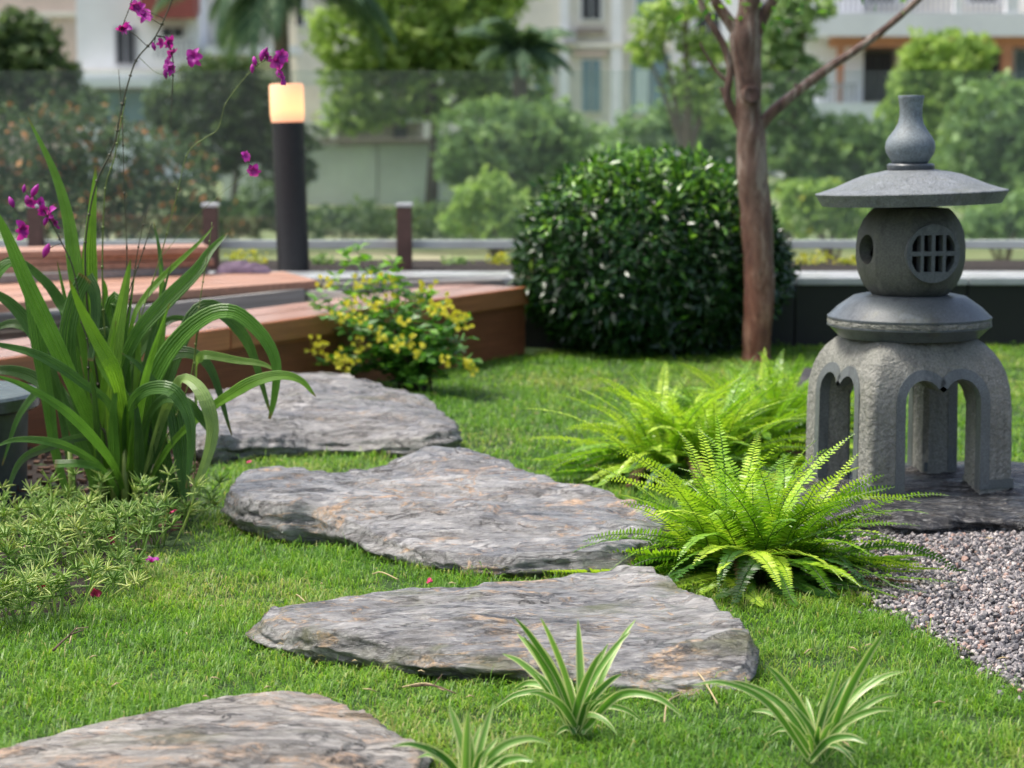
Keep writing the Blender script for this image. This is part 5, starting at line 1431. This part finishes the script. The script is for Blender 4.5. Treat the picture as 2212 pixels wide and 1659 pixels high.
building('white_villa', 70, 'white villa with orange-brown trim and balconies behind the stone lantern', [
 ('wall','wall_white',1745,-220,1860,420,0,9), ('wall','wall_cream',1860,-220,2480,420,1.8,8), ('balcony','wall_white',1730,28,2480,78,-1.4,3.2), ('fascia','orange_paint',1800,79,2480,100,-1.0,2.6), ('post','orange_paint',2166,100,2184,245,-1,.25), ('post','orange_paint',1810,100,1822,225,-1,.25),
 ('balcony','wall_white',1740,222,2480,262,-1.4,3.2), ('window','win_dark',1862,108,1930,222,1.7,0,'wall_brown'), ('window','win_dark',2010,108,2080,222,1.7,0,'wall_brown'), ('window','win_dark',2095,104,2160,222,1.7,0,'wall_brown'), ('window','win_blue',2190,104,2300,222,1.7,0,'wall_white'),
 ('balustrade','rail_grey',1760,-14,2060,28,-1.3,0), ('balustrade','rail_grey',2080,-14,2170,28,-1.3,0), ('pillar','wall_white',2064,-60,2078,28,-1.35,.3), ('pillar','wall_white',2176,-60,2200,28,-1.35,.3), ('balustrade','rail_grey',1770,185,1850,222,-1.3,0), ('window','win_dark',1870,-120,1940,10,1.7,0,'wall_white'), ('window','win_dark',2090,-120,2160,10,1.7,0,'wall_white')])
building('far_house_row', 110, 'pale row of houses far behind, closing the view between the trees', [
 ('wall','wall_cream',520,-300,900,420,0,10), ('wall','wall_beige',1590,-300,1760,420,0,10), ('window','win_dark',600,-40,660,60,-.1,0,'wall_white'), ('window','win_dark',1620,0,1660,90,-.1,0,'wall_white'), ('window','win_blue',1680,0,1720,90,-.1,0,'wall_white'), ('window','win_dark',760,-40,820,60,-.1,0,'wall_white')])
# concrete wall and ledges
wl = empty('concrete_wall', (at_d(830,400,52).x, 52, GZ), 'long pale streaky concrete wall across the water left of centre', 'wall')
for a, b, v in ((480,660,322),(664,814,314),(817,985,312)): prect('wall_panel', 'wall_grey', wl, a, v, b, 430, 52, .5, True)
prect('wall_coping', 'wall_brown', wl, 480, 300, 985, 311, 51.9, .7)
sh = empty('low_outbuilding', (at_d(800,290,57).x, 57, GZ), 'low brown-grey outbuilding behind the concrete wall', 'shed')
prect('wall', 'wall_brown', sh, 705, 262, 905, 330, 57, 3, True); prect('roof', 'wall_grey', sh, 695, 254, 915, 264, 56.6, 4); prect('pillar', 'wall_cream', sh, 712, 268, 728, 320, 56.8, .2); prect('door', 'win_dark', sh, 850, 275, 880, 330, 56.9, .1)
gp = empty('gate_pillar', (at_d(1778,400,45).x, 45, GZ), 'pale upright pillar among the shrubs left of the lantern cap', 'pillar')
prect('shaft', 'wall_cream', gp, 1766, 326, 1790, 480, 45, .25, True); prect('cap', 'wall_white', gp, 1761, 318, 1795, 327, 44.95, .35)


far_tree('broad_tree', 50, [(780,90,110,110),(900,40,140,100),(1010,60,110,110),(1090,150,95,90),(960,170,130,80),(830,200,110,70),(760,250,70,40),(1060,-30,110,60),(880,-70,160,80),(1130,240,70,50)], 11000, .13, 'far_light',
  'broad bright yellow-green tree left of the cream building', group=TG, base_u=930)
far_tree('bushy_tree', 44, [(1060,300,105,80),(1150,290,110,70),(1010,350,70,60),(1120,360,110,60),(1230,320,90,60),(1300,340,80,60),(1200,270,60,40)], 8000, .10, 'far_mid',
  'mid green bushy tree below the broad tree, left of the clipped bush', group=TG, base_u=1130)
far_tree('bushy_tree', 40, [(1400,300,80,60),(1480,280,80,70),(1560,320,70,70),(1350,350,80,50),(1500,350,90,50)], 5200, .09, 'far_mid',
  'loose mid green tree directly above the clipped bush', group=TG, base_u=1450, blossoms=('bloom_white', 30, .07))
far_tree('thin_tree', 34, [(1420,50,50,40),(1395,110,40,35),(1480,180,50,40),(1540,220,60,50),(1500,90,40,30),(1560,130,50,40),(1480,10,60,30)], 1300, .09, 'far_light',
  'thin yellow-green sapling in front of the cream building', group=TG, base_u=1470)
far_tree('thin_tree', 36, [(1700,60,60,50),(1660,130,50,50),(1720,170,60,60),(1680,240,70,50),(1740,10,60,40)], 1900, .10, 'far_mid',
  'loose green tree seen between the garden tree and the villa', group=TG, base_u=1700)
far_tree('bushy_tree', 42, [(2030,130,90,60),(1990,180,70,60),(2060,210,90,60),(1960,250,60,60),(2000,300,90,60),(2110,120,40,40)], 5200, .10, 'far_light',
  'bright green tree in front of the villa, above the lantern cap', group=TG, base_u=2020)
far_tree('bushy_tree', 38, [(2150,250,90,80),(2210,330,110,90),(2110,340,80,70),(2190,420,120,70),(2290,250,120,110)], 6200, .10, 'far_mid',
  'large mid green tree at the right edge beside the lantern', group=TG, base_u=2190)
far_tree('bushy_tree', 36, [(1720,330,80,50),(1800,300,90,50),(1880,330,80,60),(1760,400,80,50),(1860,410,90,50),(1950,380,70,60)], 5600, .085, 'far_mid',
  'soft green shrubbery behind the glass between tree trunk and lantern', group=TG, base_u=1800)
far_tree('dark_tree', 46, [(40,130,80,70),(110,180,70,60),(20,220,80,60),(90,90,50,40),(-60,120,90,80),(170,230,60,40),(40,60,60,40)], 5200, .11, 'far_dark',
  'dark green tree at the far left edge in front of the beige house', group=TG, base_u=60)
far_tree('dark_tree', 48, [(480,180,90,60),(420,250,90,60),(540,250,90,70),(600,300,90,50),(470,320,100,60),(360,230,50,50),(620,370,60,40)], 6000, .11, 'far_dark',
  'dark green tree under the palm, left of the bollard lamp', group=TG, base_u=500)
far_tree('flowering_hedge', 16, [(60,320,110,80),(160,300,100,90),(260,350,110,90),(370,380,100,90),(60,430,120,90),(200,440,120,80),(330,470,120,70),(450,470,70,50),(-60,380,120,120)], 9000, .030, 'far_dark',
  'dark hedge dotted with orange blossoms behind the glass at the left', 'hedge', base_u=180, blossoms=('orange_bloom', 650, .032), tone=(0,.8))
far_tree('low_hedge', 34, [(700,480,60,35),(780,475,70,40),(860,490,70,35),(940,480,70,40),(1020,500,70,30),(1100,490,60,45),(620,480,50,40),(540,470,60,45),(470,480,60,45),(400,480,60,45),(560,430,50,40)], 3800, .07, 'far_dark',
  'low dark hedge at the foot of the concrete wall', 'hedge', base_u=850, trunk=False, tone=(.2,1))
far_tree('loose_shrub', 24, [(1010,440,40,40),(1060,420,50,50),(1110,460,50,50),(1060,490,60,40),(990,480,40,30)], 1500, .05, 'far_light',
  'loose light green shrub left of the clipped bush behind the glass', 'shrub', base_u=1060)
far_tree('loose_shrub', 22, [(1790,440,60,50),(1740,470,60,40),(1840,480,60,40),(1720,420,40,30)], 2200, .045, 'far_light',
  'pale green loose shrub behind the glass left of the lantern chamber', 'shrub', base_u=1780, blossoms=('far_yellow', 30, .06))
far_tree('loose_shrub', 24, [(2140,480,60,40),(2200,470,60,50),(2100,500,40,20)], 1500, .05, 'far_mid',
  'green shrub behind the glass at the right of the lantern disc', 'shrub', base_u=2160)
# small plants in the planter strip under the glass
for i, (u, v, w_, h, m, lab) in enumerate([(1755,566,45,24,'far_yellow','low yellow-leaved plant under the glass right of the tree trunk'), (1830,572,30,18,'far_yellow','smaller yellow-green plant under the glass touching the lantern chamber'),
    (1150-60,566,36,18,'far_yellow','low yellowish plant under the glass just left of the clipped bush'), (985,570,30,16,'far_mid','low green plant under the glass right of the second railing post'), (530,560,46,20,'far_yellow','low orange-tinted plant under the glass left of the bollard lamp'), (700,565,26,14,'far_mid','low green plant under the glass right of the bollard lamp')]):
    far_tree('planter_plant', 9.15, [(u, v, w_, h)], 120, .013, m, lab, 'plant', group='low plants in the strip under the glass', trunk=False, dz=.236)
# palm
def palm(u, v, Y, n, L_, label, seed):
    rs = random.Random(seed); c = at_d(u, v, Y); root = empty('palm_tree', (c.x, Y, GZ), label, 'palm tree', 'palms across the water')
    mb = MB(); tube(mb, catmull([(c.x+.3, Y, GZ), (c.x+.1, Y, (c.z+GZ)/2), tuple(c)], 10), [.16]*11, 10); mb.build('trunk', M['bark_far'], root)
    for i in range(n):
        az = i*2.399; el = rs.uniform(-.1, 1.2); ln = L_*rs.uniform(.8, 1.1); mb = MB(); p = c.copy(); pts = [p.copy()]
        for s in range(14):
            e = el - 1.7*(s/14)**1.3; p = p + Vector((math.cos(az)*math.cos(e), math.sin(az)*math.cos(e), math.sin(e)))*ln/14; pts.append(p.copy())
        tube(mb, pts, [.03*(1-.06*k) for k in range(15)], 4, cap=False)
        for k in range(2, 56):
            q = k/56*14; j = min(13, int(q)); b = pts[j].lerp(pts[j+1], q-j); t = (pts[j+1]-pts[j]).normalized(); sd_ = t.cross(Vector((0,0,1))).normalized()
            ll = ln*.26*math.sin(math.pi*min(1, .15+k/56*.85))
            for sg in (1,-1):
                d = (sd_*sg+t*.5+Vector((0,0,-.55))).normalized(); wv = t*.035
                mb.add([b-wv, b+wv, b+d*ll*.6+wv*.8, b+d*ll+Vector((0,0,-ll*.2))], [(0,1,2,3)], [(rs.random(),.5,.5)]*4)
        mb.build('frond', M['far_palm'], root, smooth=False)
palm(600, -60, 46, 30, 3.1, 'large grey-green palm left of the broad bright tree', 1)
palm(1120, 110, 47, 16, 1.5, 'dull green palm at the right side of the broad bright tree', 3)
# distant tree line closing the horizon
V = []; 
n = 9000; x = np.random.uniform(-60, 60, n); y = np.random.uniform(120, 130, n); z = np.random.uniform(GZ, 12, n)*np.array([.7+.3*noise.noise(Vector((a*.1, 0, 0))) for a in x])
V, Q, cd = far_leaves(np.stack([x,y,z],1), np.random.uniform(.6,1.3,n), np.random.rand(n))
tag(mesh_np('distant_tree_line', V, [Q], M['far_mid'], cd=cd), 'distant tree line behind the houses', 'trees', kind='stuff')
